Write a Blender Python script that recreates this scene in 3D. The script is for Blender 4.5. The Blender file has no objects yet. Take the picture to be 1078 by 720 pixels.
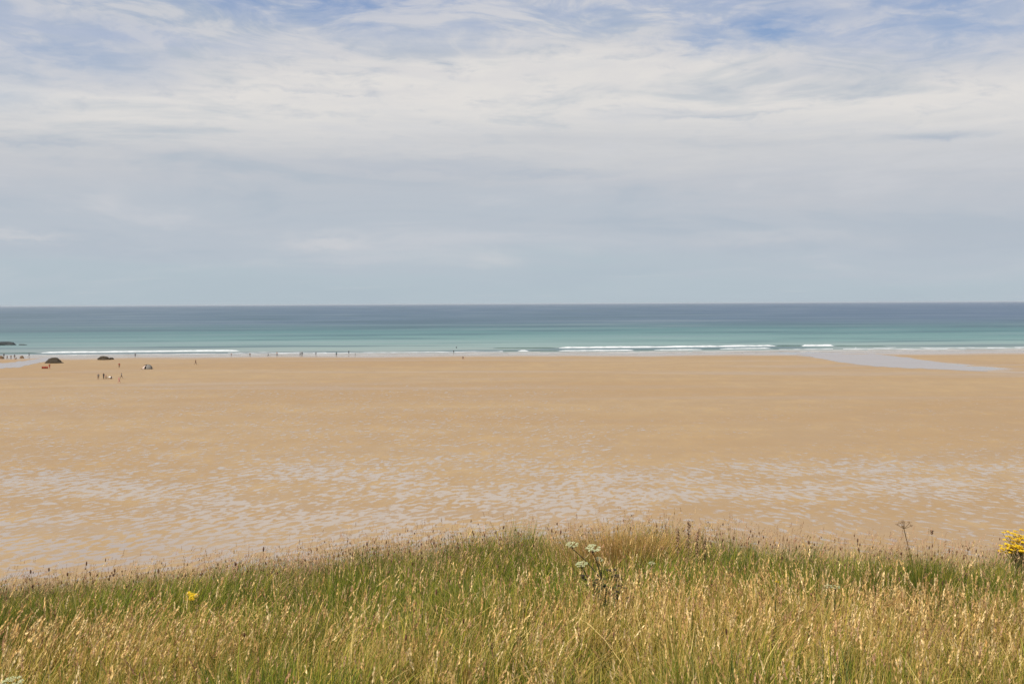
import bpy, bmesh, math, random
import numpy as np
from mathutils import Vector, Matrix, Euler, noise as mnoise

# ------------------------------------------------------------------ camera, sky, sun, exposure
S = bpy.context.scene
COL = S.collection
H = 22.0                      # eye height above the beach
F = 1048.0                    # focal length in photo pixels (1078 wide)
PITCH = math.atan(40.3 / F)
ROLL = math.radians(-0.27)
cam = bpy.data.cameras.new('camera')
cam_o = bpy.data.objects.new('camera', cam)
COL.objects.link(cam_o)
cam.sensor_width = 36.0
cam.lens = F * 36.0 / 1078.0
cam.clip_start = 0.1
cam.clip_end = 200000.0
CAM_R = (Matrix.Rotation(math.pi / 2 - PITCH, 4, 'X') @ Matrix.Rotation(ROLL, 4, 'Z'))
cam_o.matrix_world = Matrix.Translation((0, 0, H)) @ CAM_R
S.camera = cam_o

SUN_EL = math.radians(52)
SUN_AZ = math.radians(222)    # compass-like: 0 = +Y (view direction), clockwise
sun_dir = Vector((math.sin(SUN_AZ) * math.cos(SUN_EL), math.cos(SUN_AZ) * math.cos(SUN_EL), math.sin(SUN_EL)))
sun = bpy.data.lights.new('sun', 'SUN')
sun.energy = 4.4
sun.angle = math.radians(0.6)
sun.color = (1.0, 0.95, 0.87)
sun_o = bpy.data.objects.new('sun', sun)
COL.objects.link(sun_o)
sun_o.rotation_euler = (-sun_dir).to_track_quat('-Z', 'Y').to_euler()
sun_o.location = (0, -20, 80)

S.view_settings.view_transform = 'Standard'
S.view_settings.look = 'None'
S.view_settings.exposure = 0.0
S.view_settings.gamma = 1.0
S.view_settings.use_curve_mapping = False
S.render.engine = 'CYCLES'
S.cycles.max_bounces = 6
S.cycles.transparent_max_bounces = 8
S.cycles.use_denoising = True
S.cycles.denoiser = 'OPENIMAGEDENOISE'
S.cycles.denoising_input_passes = 'RGB_ALBEDO_NORMAL'
HAZE = 3.0e-5


class NT:
    """small helper to write node trees"""
    def __init__(self, tree):
        self.t = tree
        self.n = tree.nodes
        self.l = tree.links

    def new(self, typ, **kw):
        nd = self.n.new(typ)
        for k, v in kw.items():
            setattr(nd, k, v)
        return nd

    def put(self, sock, v):
        if isinstance(v, bpy.types.NodeSocket):
            self.l.new(v, sock)
        elif v is not None:
            if isinstance(v, (tuple, list)) and len(v) == 3 and sock.type == 'RGBA':
                v = (*v, 1.0)
            sock.default_value = v

    def m(self, op, a, b=None, c=None, clamp=False):
        nd = self.new('ShaderNodeMath', operation=op, use_clamp=clamp)
        for i, v in enumerate((a, b, c)):
            if v is not None:
                self.put(nd.inputs[i], v)
        return nd.outputs[0]

    def vm(self, op, a, b=None):
        nd = self.new('ShaderNodeVectorMath', operation=op)
        self.put(nd.inputs[0], a)
        if b is not None:
            self.put(nd.inputs[1], b)
        return nd.outputs[0]

    def xyz(self, v):
        nd = self.new('ShaderNodeSeparateXYZ')
        self.put(nd.inputs[0], v)
        return nd.outputs

    def comb(self, x, y, z):
        nd = self.new('ShaderNodeCombineXYZ')
        for i, v in enumerate((x, y, z)):
            self.put(nd.inputs[i], v)
        return nd.outputs[0]

    def noise(self, vec, scale=1.0, detail=4.0, rough=0.55, dist=0.0):
        nd = self.new('ShaderNodeTexNoise')
        self.put(nd.inputs['Vector'], vec)
        nd.inputs['Scale'].default_value = scale
        nd.inputs['Detail'].default_value = detail
        nd.inputs['Roughness'].default_value = rough
        nd.inputs['Distortion'].default_value = dist
        return nd.outputs['Fac']

    def ss(self, v, lo, hi, to0=0.0, to1=1.0):
        nd = self.new('ShaderNodeMapRange', interpolation_type='SMOOTHSTEP')
        self.put(nd.inputs['Value'], v)
        self.put(nd.inputs['From Min'], lo)
        self.put(nd.inputs['From Max'], hi)
        self.put(nd.inputs['To Min'], to0)
        self.put(nd.inputs['To Max'], to1)
        return nd.outputs['Result']

    def mix(self, f, a, b, blend='MIX'):
        nd = self.new('ShaderNodeMix', data_type='RGBA', blend_type=blend)
        self.put(nd.inputs[0], f)
        self.put(nd.inputs[6], a)
        self.put(nd.inputs[7], b)
        return nd.outputs[2]

    def ramp(self, v, stops, interp='LINEAR'):
        nd = self.new('ShaderNodeValToRGB')
        cr = nd.color_ramp
        cr.interpolation = interp
        while len(cr.elements) > 1:
            cr.elements.remove(cr.elements[-1])
        cr.elements[0].position = stops[0][0]
        cr.elements[0].color = (*stops[0][1], 1)
        for p, c in stops[1:]:
            e = cr.elements.new(p)
            e.color = (*c, 1)
        self.put(nd.inputs[0], v)
        return nd.outputs[0]

    def gauss(self, v, c, w):
        d = self.m('DIVIDE', self.m('SUBTRACT', v, c), w)
        return self.m('POWER', math.e, self.m('MULTIPLY', self.m('MULTIPLY', d, d), -1.0))


def lin(r, g, b):
    def f(c):
        c /= 255.0
        return c / 12.92 if c <= 0.04045 else ((c + 0.055) / 1.055) ** 2.4
    return (f(r), f(g), f(b))


# ---- world: Nishita sky behind a high veil of cloud
W = bpy.data.worlds.new('World')
S.world = W
W.use_nodes = True
W.node_tree.nodes.clear()
w = NT(W.node_tree)
sky = w.new('ShaderNodeTexSky', sky_type='NISHITA')
sky.sun_disc = False
sky.sun_elevation = SUN_EL
sky.sun_rotation = SUN_AZ
sky.altitude = 20
sky.air_density = 1.0
sky.dust_density = 0.6
sky.ozone_density = 1.5
SKY_K = 0.10
gen = w.new('ShaderNodeTexCoord').outputs['Generated']
dx, dy, dz = w.xyz(gen)
el = w.m('MULTIPLY', w.m('ARCSINE', w.m('MINIMUM', w.m('MAXIMUM', dz, -1.0), 1.0)), 180 / math.pi)
az = w.m('MULTIPLY', w.m('ARCTAN2', dx, dy), 180 / math.pi)
den = w.m('ADD', w.m('MAXIMUM', dz, 0.0), 0.05)
cx = w.m('DIVIDE', dx, den)
cy = w.m('DIVIDE', dy, den)
cp = w.comb(cx, cy, 0.0)
n_big = w.noise(w.vm('MULTIPLY', cp, (0.55, 0.9, 1)), 1.0, 5, 0.55, 0.6)
n_band = w.noise(w.comb(w.m('MULTIPLY', az, 0.035), w.m('MULTIPLY', el, 0.42), 3.7), 1.0, 6, 0.6, 0.35)
n_cirr = w.noise(w.comb(w.m('MULTIPLY', az, 0.17), w.m('ADD', w.m('MULTIPLY', el, 0.62), w.m('MULTIPLY', az, 0.045)), 9.1), 1.0, 8, 0.62, 0.8)
n_fine = w.noise(w.comb(w.m('MULTIPLY', az, 0.42), w.m('MULTIPLY', el, 1.4), 5.3), 1.0, 6, 0.6, 0.4)
# brightness of the cloud veil by height in the sky, with wandering edges
elw = w.m('ADD', el, w.m('ADD', w.m('MULTIPLY', w.m('SUBTRACT', n_band, 0.5), 6.8), w.m('MULTIPLY', w.m('SUBTRACT', n_fine, 0.5), 1.5)))
elw = w.m('ADD', elw, w.m('MULTIPLY', w.gauss(az, 2.0, 9.0), w.ss(el, 11.0, 14.0, 0.0, -1.4)))
elw = w.m('ADD', elw, w.m('MULTIPLY', w.gauss(az, -24.0, 8.0), w.ss(el, 10.0, 13.0, 0.0, 3.0)))
elw = w.m('ADD', elw, w.m('MULTIPLY', w.ss(az, 12.0, 20.0), w.ss(el, 11.5, 14.5, 0.0, 2.6)))
elw = w.m('ADD', elw, w.ss(az, 4.0, 22.0, 0.0, 0.9))
veil = w.ramp(w.m('DIVIDE', elw, 30.0), [
    (0.000, lin(177, 191, 200)), (0.050, lin(180, 193, 202)), (0.120, lin(184, 193, 203)), (0.185, lin(187, 194, 203)),
    (0.240, lin(193, 197, 204)), (0.280, lin(201, 203, 207)), (0.320, lin(211, 211, 212)), (0.365, lin(221, 219, 217)), (0.400, lin(225, 222, 219)),
    (0.430, lin(214, 213, 214)), (0.475, lin(197, 201, 210)), (0.54, lin(184, 192, 210)), (1.0, lin(200, 202, 208))])
# how much blue shows through
thin = w.ss(w.m('ADD', el, w.m('MULTIPLY', w.m('SUBTRACT', n_band, 0.5), 6.0)), 12.3, 18.0, 0.0, 0.6)
holes = w.m('MULTIPLY', w.ss(n_cirr, 0.42, 0.70), thin)
for (a0, e0, wa, we, amp) in [(-10.5, 17.3, 6.5, 1.6, 0.8), (-23.0, 12.9, 4.2, 1.7, 0.55), (-28.0, 10.6, 3.0, 0.9, 0.45), (14.5, 14.8, 3.8, 0.85, 0.8),
                              (11.0, 14.2, 1.8, 0.5, 0.5), (25.0, 14.4, 4.5, 1.7, 0.62), (20.0, 15.4, 6.0, 1.2, 0.3)]:
    g = w.m('MULTIPLY', w.gauss(w.m('ADD', az, w.m('MULTIPLY', w.m('SUBTRACT', n_fine, 0.5), 5.0)), a0, wa),
            w.gauss(w.m('ADD', el, w.m('MULTIPLY', w.m('SUBTRACT', n_cirr, 0.5), 2.4)), e0, we))
    g = w.m('MULTIPLY', g, w.ss(n_fine, 0.30, 0.62, 0.35, 1.0))
    holes = w.m('ADD', holes, w.m('MULTIPLY', g, amp))
holes = w.m('MINIMUM', w.m('MULTIPLY', holes, 0.9), 0.9)
# darker grey smudges and brighter streaks in the veil
n_soft = w.noise(w.comb(w.m('MULTIPLY', az, 0.075), w.m('MULTIPLY', el, 0.36), 14.0), 1.0, 5, 0.6, 0.5)
veil = w.mix(w.m('MULTIPLY', w.ss(n_soft, 0.50, 0.70), w.ss(el, 1.0, 6.0, 0.25, 0.60)), veil, lin(171, 184, 197))
veil = w.mix(w.m('MULTIPLY', w.ss(n_soft, 0.50, 0.32), w.ss(el, 0.5, 4.0, 0.1, 0.50)), veil, lin(205, 207, 212))
grey = w.m('MULTIPLY', w.ss(n_fine, 0.50, 0.74), w.ss(el, 7.0, 13.0, 0.15, 0.50))
grey = w.m('ADD', grey, w.m('MULTIPLY', w.m('MULTIPLY', w.gauss(az, 22.8, 2.4), w.gauss(w.m('ADD', el, w.m('MULTIPLY', w.m('SUBTRACT', n_fine, 0.5), 1.0)), 8.65, 0.24)), 0.8))
for (a0, e0, wa, we, amp) in [(-25.0, 8.4, 3.5, 0.20, .6), (-5.0, 7.9, 6.0, 0.40, .45), (2.0, 7.4, 4.0, 0.22, .45), (-4.5, 13.9, 3.0, 0.42, .55), (12.0, 10.4, 4.5, 0.16, .45), (-13.0, 11.8, 4.0, 0.12, .3), (-16.0, 15.0, 6.0, .5, .35)]:
    grey = w.m('ADD', grey, w.m('MULTIPLY', w.m('MULTIPLY', w.gauss(w.m('ADD', az, w.m('MULTIPLY', w.m('SUBTRACT', n_cirr, 0.5), 6.0)), a0, wa), w.gauss(w.m('ADD', el, w.m('MULTIPLY', w.m('SUBTRACT', n_fine, 0.5), 1.5)), e0, we)), amp))
veil = w.mix(w.m('MINIMUM', grey, 0.9), veil, lin(176, 186, 199))
pale = w.m('MULTIPLY', w.ss(n_big, 0.58, 0.76), w.ss(el, 1.5, 6.0, 0.15, 0.0))
for (a0, e0, wa, we, amp) in [(-26.5, 3.6, 2.2, 0.22, .45), (-10.5, 3.5, 2.2, 0.35, .5), (-1.0, 2.6, 1.6, 0.5, .35), (-22.0, 5.6, 1.4, .6, .3), (14.0, 3.6, 5.0, 0.3, .25)]:
    pale = w.m('ADD', pale, w.m('MULTIPLY', w.m('MULTIPLY', w.gauss(w.m('ADD', az, w.m('MULTIPLY', w.m('SUBTRACT', n_cirr, 0.5), 4.0)), a0, wa), w.gauss(w.m('ADD', el, w.m('MULTIPLY', w.m('SUBTRACT', n_fine, 0.5), 1.6)), e0, we)), amp * 0.9))
pale = w.m('ADD', pale, w.m('MULTIPLY', w.ss(n_cirr, 0.56, 0.40), w.ss(el, 10.0, 14.0, 0.0, 0.6)))
veil = w.mix(pale, veil, lin(216, 214, 215))
blue = w.mix(w.ss(el, 8.0, 19.0), lin(160, 184, 210), lin(116, 150, 208))
skyc = w.vm('SCALE', sky.outputs[0])
skyc.node.inputs['Scale'].default_value = SKY_K
skyb = w.mix(0.55, skyc, blue)          # thin veil is never quite clear of the sky behind it
cl = w.mix(holes, veil, skyb)
up = w.ss(el, 19.0, 40.0)
cl = w.mix(w.m('MULTIPLY', up, 0.55), cl, skyc)
bg = w.new('ShaderNodeBackground')
w.put(bg.inputs['Color'], cl)
bg.inputs['Strength'].default_value = 1.0
w.l.new(bg.outputs[0], w.new('ShaderNodeOutputWorld').inputs['Surface'])


# ------------------------------------------------------------------ helpers
def ray(px, py):
    d = Vector(((px - 539.0) / F, (360.0 - py) / F, -1.0))
    return (CAM_R.to_3x3() @ d).normalized()


def at(px, py, z=0.0):
    """ground point seen at a place of the photograph"""
    d = ray(px, py)
    t = (z - H) / d.z
    return Vector((d.x * t, d.y * t, z))


def tag(o, label=None, cat=None, group=None, kind=None):
    if label: o['label'] = label
    if cat: o['category'] = cat
    if group: o['group'] = group
    if kind: o['kind'] = kind
    return o


def link(name, me, mats, parent=None, loc=(0, 0, 0)):
    o = bpy.data.objects.new(name, me)
    COL.objects.link(o)
    for mt in (mats if isinstance(mats, (list, tuple)) else [mats]):
        me.materials.append(mt)
    o.location = loc
    if parent: o.parent = parent
    return o


def empty(name, loc):
    o = bpy.data.objects.new(name, None)
    COL.objects.link(o)
    o.location = loc
    o.empty_display_size = 0.2
    return o


def from_bm(name, bm, mats, parent=None, loc=(0, 0, 0), smooth=True):
    me = bpy.data.meshes.new(name)
    bm.to_mesh(me)
    bm.free()
    if smooth:
        me.polygons.foreach_set('use_smooth', [True] * len(me.polygons))
    return link(name, me, mats, parent, loc)


def mesh_np(name, verts, faces4=None, faces3=None, colors=None, mat_idx4=None, mat_idx3=None, smooth=True):
    """one mesh from numpy arrays of vertices, quads and triangles"""
    me = bpy.data.meshes.new(name)
    verts = np.asarray(verts, np.float32)
    f4 = np.zeros((0, 4), np.int32) if faces4 is None else np.asarray(faces4, np.int32)
    f3 = np.zeros((0, 3), np.int32) if faces3 is None else np.asarray(faces3, np.int32)
    me.vertices.add(len(verts))
    me.vertices.foreach_set('co', verts.ravel())
    me.loops.add(f4.size + f3.size)
    me.loops.foreach_set('vertex_index', np.concatenate([f4.ravel(), f3.ravel()]))
    me.polygons.add(len(f4) + len(f3))
    st = np.concatenate([np.arange(len(f4)) * 4, f4.size + np.arange(len(f3)) * 3]).astype(np.int32)
    me.polygons.foreach_set('loop_start', st)
    if smooth:
        me.polygons.foreach_set('use_smooth', np.ones(len(st), bool))
    if colors is not None:
        a = me.color_attributes.new('tint', 'FLOAT_COLOR', 'POINT')
        c = np.ones((len(verts), 4), np.float32)
        c[:, :3] = colors
        a.data.foreach_set('color', c.ravel())
    me.update()
    me.validate()
    return me


rng = np.random.default_rng(7)
random.seed(7)
_perm = rng.random((256, 256)).astype(np.float32)


def vnoise(x, y, scale=1.0, off=0.0):
    """2-D value noise, 0..1"""
    x = np.asarray(x, float) / scale + off * 17.3
    y = np.asarray(y, float) / scale + off * 31.7
    xi = np.floor(x).astype(int); yi = np.floor(y).astype(int)
    fx = x - xi; fy = y - yi
    fx = fx * fx * (3 - 2 * fx); fy = fy * fy * (3 - 2 * fy)
    g = lambda a, b: _perm[a % 256, b % 256]
    return (g(xi, yi) * (1 - fx) + g(xi + 1, yi) * fx) * (1 - fy) + (g(xi, yi + 1) * (1 - fx) + g(xi + 1, yi + 1) * fx) * fy


def fbm(x, y, scale, off=0.0, octs=3):
    s = 0; a = 0.5; t = 0
    for k in range(octs):
        s = s + a * vnoise(x, y, scale / 2 ** k, off + k * 3.1); t += a; a *= 0.5
    return s / t


# ------------------------------------------------------------------ materials
def mat(name):
    m = bpy.data.materials.new(name)
    m.use_nodes = True
    m.node_tree.nodes.clear()
    nt = NT(m.node_tree)
    out = nt.new('ShaderNodeOutputMaterial')
    return m, nt, out


def simple(name, col, rough=0.8, spec=0.3, var=0.15, scale=6.0, bump=0.0):
    m, n, out = mat(name)
    p = n.new('ShaderNodeBsdfPrincipled')
    tc = n.new('ShaderNodeTexCoord').outputs['Object']
    nz = n.noise(tc, scale, 4, 0.6)
    c = n.mix(nz, tuple(v * (1 - var) for v in col), tuple(min(1, v * (1 + var)) for v in col))
    n.put(p.inputs['Base Color'], c)
    p.inputs['Roughness'].default_value = rough
    p.inputs['Specular IOR Level'].default_value = spec
    if bump:
        b = n.new('ShaderNodeBump')
        b.inputs['Strength'].default_value = bump
        b.inputs['Distance'].default_value = 0.1
        n.put(b.inputs['Height'], nz)
        n.l.new(b.outputs[0], p.inputs['Normal'])
    n.l.new(p.outputs[0], out.inputs[0])
    return m


def plant_mat(name, transl=0.3, rough=0.55, spec=0.25):
    """leaves and straw: every blade carries its own colour"""
    m, n, out = mat(name)
    at_ = n.new('ShaderNodeAttribute', attribute_name='tint').outputs['Color']
    p = n.new('ShaderNodeBsdfPrincipled')
    n.put(p.inputs['Base Color'], at_)
    p.inputs['Roughness'].default_value = rough
    p.inputs['Specular IOR Level'].default_value = spec
    tr = n.new('ShaderNodeBsdfTranslucent')
    n.put(tr.inputs['Color'], at_)
    mx = n.new('ShaderNodeMixShader')
    mx.inputs[0].default_value = transl
    n.l.new(p.outputs[0], mx.inputs[1]); n.l.new(tr.outputs[0], mx.inputs[2])
    n.l.new(mx.outputs[0], out.inputs[0])
    return m


def sand_material():
    m, n, out = mat('beach_sand')
    pos = n.new('ShaderNodeTexCoord').outputs['Object']
    x, y, z = n.xyz(pos)
    # dry and damp colour drifts
    big = n.noise(n.comb(n.m('MULTIPLY', x, 0.006), n.m('MULTIPLY', y, 0.022), 0), 1.0, 5, 0.6, 0.4)
    mid = n.noise(n.vm('MULTIPLY', pos, (0.05, 0.09, 1)), 1.0, 5, 0.6)
    grain = n.noise(pos, 2.2, 5, 0.7)
    c = n.mix(n.ss(big, 0.40, 0.60), SAND_A, SAND_B)
    c = n.mix(n.ss(mid, 0.35, 0.7, 0.0, 0.55), c, SAND_C)
    c = n.mix(n.m('MULTIPLY', n.ss(grain, 0.3, 0.7), 0.25), c, SAND_D)
    # ripple troughs that hold water: where they lie is a matter of the beach's own level
    lvl = n.noise(n.comb(n.m('MULTIPLY', x, 0.016), n.m('MULTIPLY', y, 0.030), 4.0), 1.0, 4, 0.55, 0.5)
    yy = n.m('ADD', y, n.m('MULTIPLY', n.m('SUBTRACT', lvl, 0.5), 26.0))
    g_ = lambda v_: (v_, v_, v_)
    zl = n.ramp(n.m('DIVIDE', yy, 400.0), [(0.0, g_(.8)), (.215, g_(.85)), (.25, g_(1.0)), (.315, g_(1.0)), (.345, g_(.74)), (.375, g_(.46)), (.46, g_(.38)), (.60, g_(.32)), (.80, g_(.16)), (1.0, g_(0))])
    zr = n.ramp(n.m('DIVIDE', n.m('ADD', yy, n.m('MULTIPLY', x, -0.06)), 400.0), [(0.0, g_(.42)), (.23, g_(.46)), (.26, g_(.62)), (.29, g_(1.0)), (.32, g_(.95)), (.345, g_(.42)), (.37, g_(.24)), (.5, g_(.22)), (.7, g_(.12)), (1.0, g_(0))])
    side = n.noise(n.comb(n.m('MULTIPLY', x, 0.02), n.m('MULTIPLY', y, 0.03), 20.0), 1.0, 3, 0.5)
    side = n.ss(n.m('ADD', x, n.m('MULTIPLY', n.m('SUBTRACT', side, 0.5), 60.0)), 6.0, 34.0)
    zone = n.mix(side, zl, zr)
    def ripples(deg, off):
        ca, sa = math.cos(math.radians(deg)), math.sin(math.radians(deg))
        u = n.m('ADD', n.m('MULTIPLY', x, ca), n.m('MULTIPLY', y, sa))
        v = n.m('ADD', n.m('MULTIPLY', x, -sa), n.m('MULTIPLY', y, ca))
        return n.noise(n.comb(n.m('MULTIPLY', u, 0.72), n.m('MULTIPLY', v, 1.20), off), 1.0, 2.0, 0.5, 0.6)
    rp = n.m('ADD', n.m('MULTIPLY', ripples(58, 0.0), n.m('SUBTRACT', 1.0, side)), n.m('MULTIPLY', ripples(-56, 5.0), side))
    patch = n.noise(n.comb(n.m('MULTIPLY', x, 0.055), n.m('MULTIPLY', y, 0.085), 8.0), 1.0, 4, 0.6, 0.3)
    amt = n.m('MULTIPLY', zone, n.ss(patch, 0.32, 0.60, 0.40, 1.02))
    thr = n.m('SUBTRACT', 0.70, n.m('MULTIPLY', amt, 0.243))
    pool = n.ss(n.m('SUBTRACT', rp, thr), -0.075, 0.095)
    pool = n.m('MULTIPLY', pool, n.ss(amt, 0.08, 0.30))
    # the wet strip the last waves ran over, and thin streaks of wet further up
    edge = n.m('ADD', y, n.m('MULTIPLY', n.m('SUBTRACT', n.noise(n.comb(n.m('MULTIPLY', x, 0.012), 0, 2.0), 1.0, 4, 0.6), 0.5), 46.0))
    wet = n.ss(edge, 398.0, 428.0)
    streak = n.noise(n.comb(n.m('MULTIPLY', x, 0.006), n.m('MULTIPLY', y, 0.045), 6.0), 1.0, 5, 0.6, 0.3)
    streak = n.m('MULTIPLY', n.ss(streak, 0.50, 0.64), n.ss(y, 150.0, 280.0))
    wet = n.m('MINIMUM', n.m('ADD', wet, n.m('MULTIPLY', streak, 0.45)), 1.0)
    chan = n.m('SUBTRACT', x, n.m('ADD', 123.0, n.m('MULTIPLY', n.m('SUBTRACT', 430.0, y), 0.236)))
    chan = n.m('MULTIPLY', n.m('MULTIPLY', n.gauss(chan, 4.0, 17.0), n.ss(y, 262.0, 352.0)), n.ss(mid, 0.25, 0.6, 0.5, 1.0))
    wet = n.m('MAXIMUM', wet, n.m('MULTIPLY', chan, 0.8))
    pool = n.m('MAXIMUM', pool, n.m('MULTIPLY', n.ss(chan, 0.25, 0.75), 0.95))
    damp = n.m('MULTIPLY', n.m('MULTIPLY', n.ss(mid, 0.42, 0.62), n.ss(y, 125.0, 95.0, 0.0, 0.40)), n.m('SUBTRACT', 1.0, n.m('MULTIPLY', side, 0.6)))
    wet = n.m('MAXIMUM', wet, damp)
    wetc = n.m('MAXIMUM', n.m('MULTIPLY', pool, 0.95), n.m('MULTIPLY', wet, 0.6))
    mott = n.noise(n.vm('MULTIPLY', pos, (0.16, 0.12, 1)), 1.0, 6, 0.7, 0.4)
    c = n.mix(n.ss(mott, 0.42, 0.64, 0.0, 0.5), c, (0.345, 0.228, 0.118))
    c = n.mix(n.ss(mott, 0.46, 0.30, 0.0, 0.4), c, (0.475, 0.322, 0.145))
    c = n.mix(n.ss(rp, 0.40, 0.62, 0.0, 0.34), c, (0.345, 0.242, 0.145))
    c = n.mix(n.ss(rp, 0.40, 0.26, 0.0, 0.30), c, (0.450, 0.310, 0.160))
    c = n.mix(n.m('MULTIPLY', wetc, 0.75), c, SAND_WET)
    p = n.new('ShaderNodeBsdfPrincipled')
    n.put(p.inputs['Base Color'], c)
    sheen = n.m('MAXIMUM', pool, n.m('MULTIPLY', wet, 0.75))
    n.put(p.inputs['Roughness'], n.ss(sheen, 0.0, 1.0, 0.62, 0.06))
    n.put(p.inputs['Specular IOR Level'], n.ss(sheen, 0.0, 1.0, 0.16, 1.0))
    p.inputs['IOR'].default_value = 1.33
    b = n.new('ShaderNodeBump')
    n.put(b.inputs['Strength'], n.ss(sheen, 0.0, 0.7, 0.55, 0.02))
    b.inputs['Distance'].default_value = 0.10
    n.put(b.inputs['Height'], n.m('ADD', rp, n.m('MULTIPLY', grain, 0.25)))
    n.l.new(b.outputs[0], p.inputs['Normal'])
    n.l.new(p.outputs[0], out.inputs[0])
    return m


SAND_A = (0.380, 0.248, 0.120)
SAND_B = (0.420, 0.290, 0.148)
SAND_C = (0.345, 0.245, 0.150)
SAND_D = (0.345, 0.215, 0.110)
SAND_WET = (0.37, 0.29, 0.22)


def sea_material():
    m, n, out = mat('sea_water')
    pos = n.new('ShaderNodeTexCoord').outputs['Object']
    x, y, z = n.xyz(pos)
    lg = n.m('LOGARITHM', n.m('MAXIMUM', y, 300.0), 10.0)            # 2.65 = 450 m ... 4.7 = 50 km
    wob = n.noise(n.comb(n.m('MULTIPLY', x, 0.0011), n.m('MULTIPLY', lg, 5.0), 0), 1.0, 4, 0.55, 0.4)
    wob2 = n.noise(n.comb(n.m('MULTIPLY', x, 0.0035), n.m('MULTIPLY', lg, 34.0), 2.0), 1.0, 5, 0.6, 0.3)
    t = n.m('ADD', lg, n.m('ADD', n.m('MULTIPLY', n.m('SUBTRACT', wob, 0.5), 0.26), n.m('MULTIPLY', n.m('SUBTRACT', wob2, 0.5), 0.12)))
    # shallow to deep water colours, by distance from the shore
    f = n.m('DIVIDE', n.m('SUBTRACT', t, 2.62), 2.0)
    c = n.ramp(f, [(0.000, (0.30, 0.29, 0.25)), (0.020, (0.27, 0.31, 0.27)), (0.050, (0.225, 0.310, 0.275)), (0.085, (0.130, 0.245, 0.222)), (0.130, (0.066, 0.165, 0.163)),
                   (0.190, (0.062, 0.128, 0.145)), (0.245, (0.066, 0.116, 0.156)), (0.45, (0.056, 0.104, 0.158)), (0.75, (0.055, 0.098, 0.158)), (1.0, (0.072, 0.104, 0.150))])
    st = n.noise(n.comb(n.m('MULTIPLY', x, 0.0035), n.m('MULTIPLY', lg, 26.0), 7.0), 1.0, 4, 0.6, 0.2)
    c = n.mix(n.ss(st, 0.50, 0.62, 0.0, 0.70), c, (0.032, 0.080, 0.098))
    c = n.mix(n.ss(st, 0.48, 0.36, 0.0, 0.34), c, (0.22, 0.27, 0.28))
    c = n.mix(n.ss(n.m('DIVIDE', x, n.m('MAXIMUM', y, 300.0)), -0.15, -0.6, 0.0, 0.35), c, (0.13, 0.17, 0.18))  # left-right cloud shadow painted into the water colour: greyer on the left
    c = n.mix(n.m('MULTIPLY', n.ss(n.m('DIVIDE', x, n.m('MAXIMUM', y, 300.0)), 0.0, 0.55, 0.0, 0.45), n.ss(lg, 2.95, 3.2)), c, (0.055, 0.090, 0.165))  # right side of the painted cloud shading: deeper blue further out
    d = n.new('ShaderNodeBsdfDiffuse')
    n.put(d.inputs['Color'], c)
    g = n.new('ShaderNodeBsdfGlossy')
    g.inputs['Roughness'].default_value = 0.32
    g.inputs['Color'].default_value = (0.9, 0.95, 1.0, 1)
    chop = n.noise(n.vm('MULTIPLY', pos, (0.08, 0.22, 1)), 1.0, 6, 0.65, 0.3)
    b = n.new('ShaderNodeBump')
    b.inputs['Strength'].default_value = 0.5
    b.inputs['Distance'].default_value = 0.8
    n.put(b.inputs['Height'], chop)
    n.l.new(b.outputs[0], g.inputs['Normal'])
    n.l.new(b.outputs[0], d.inputs['Normal'])
    mx = n.new('ShaderNodeMixShader')
    mx.inputs[0].default_value = 0.20
    n.l.new(d.outputs[0], mx.inputs[1]); n.l.new(g.outputs[0], mx.inputs[2])
    n.l.new(mx.outputs[0], out.inputs[0])
    return m


def shallow_material():
    m, n, out = mat('shallow_water')
    pos = n.new('ShaderNodeTexCoord').outputs['Object']
    p = n.new('ShaderNodeBsdfPrincipled')
    nz = n.noise(n.vm('MULTIPLY', pos, (0.03, 0.08, 1)), 1.0, 5, 0.6)
    n.put(p.inputs['Base Color'], n.mix(nz, (0.30, 0.255, 0.225), (0.36, 0.31, 0.28)))
    p.inputs['Roughness'].default_value = 0.22
    p.inputs['IOR'].default_value = 1.33
    p.inputs['Specular IOR Level'].default_value = 0.35
    n.l.new(p.outputs[0], out.inputs[0])
    return m


def foam_material():
    m, n, out = mat('sea_foam')
    pos = n.new('ShaderNodeTexCoord').outputs['Object']
    p = n.new('ShaderNodeBsdfPrincipled')
    nz = n.noise(n.vm('MULTIPLY', pos, (0.25, 0.6, 0.8)), 1.0, 5, 0.65)
    n.put(p.inputs['Base Color'], n.mix(n.ss(nz, 0.3, 0.6), (0.45, 0.48, 0.48), (0.68, 0.69, 0.68)))
    p.inputs['Roughness'].default_value = 0.9
    n.l.new(p.outputs[0], out.inputs[0])
    return m


def thin_foam_material():
    m, n, out = mat('thin_foam')
    pos = n.new('ShaderNodeTexCoord').outputs['Object']
    p = n.new('ShaderNodeBsdfPrincipled')
    nz = n.noise(n.vm('MULTIPLY', pos, (0.045, 0.22, 1)), 1.0, 6, 0.65, 0.5)
    n.put(p.inputs['Base Color'], n.mix(n.ss(nz, 0.38, 0.62), (0.28, 0.25, 0.21), (0.46, 0.45, 0.42)))
    p.inputs['Roughness'].default_value = 0.7
    n.l.new(p.outputs[0], out.inputs[0])
    return m


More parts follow.
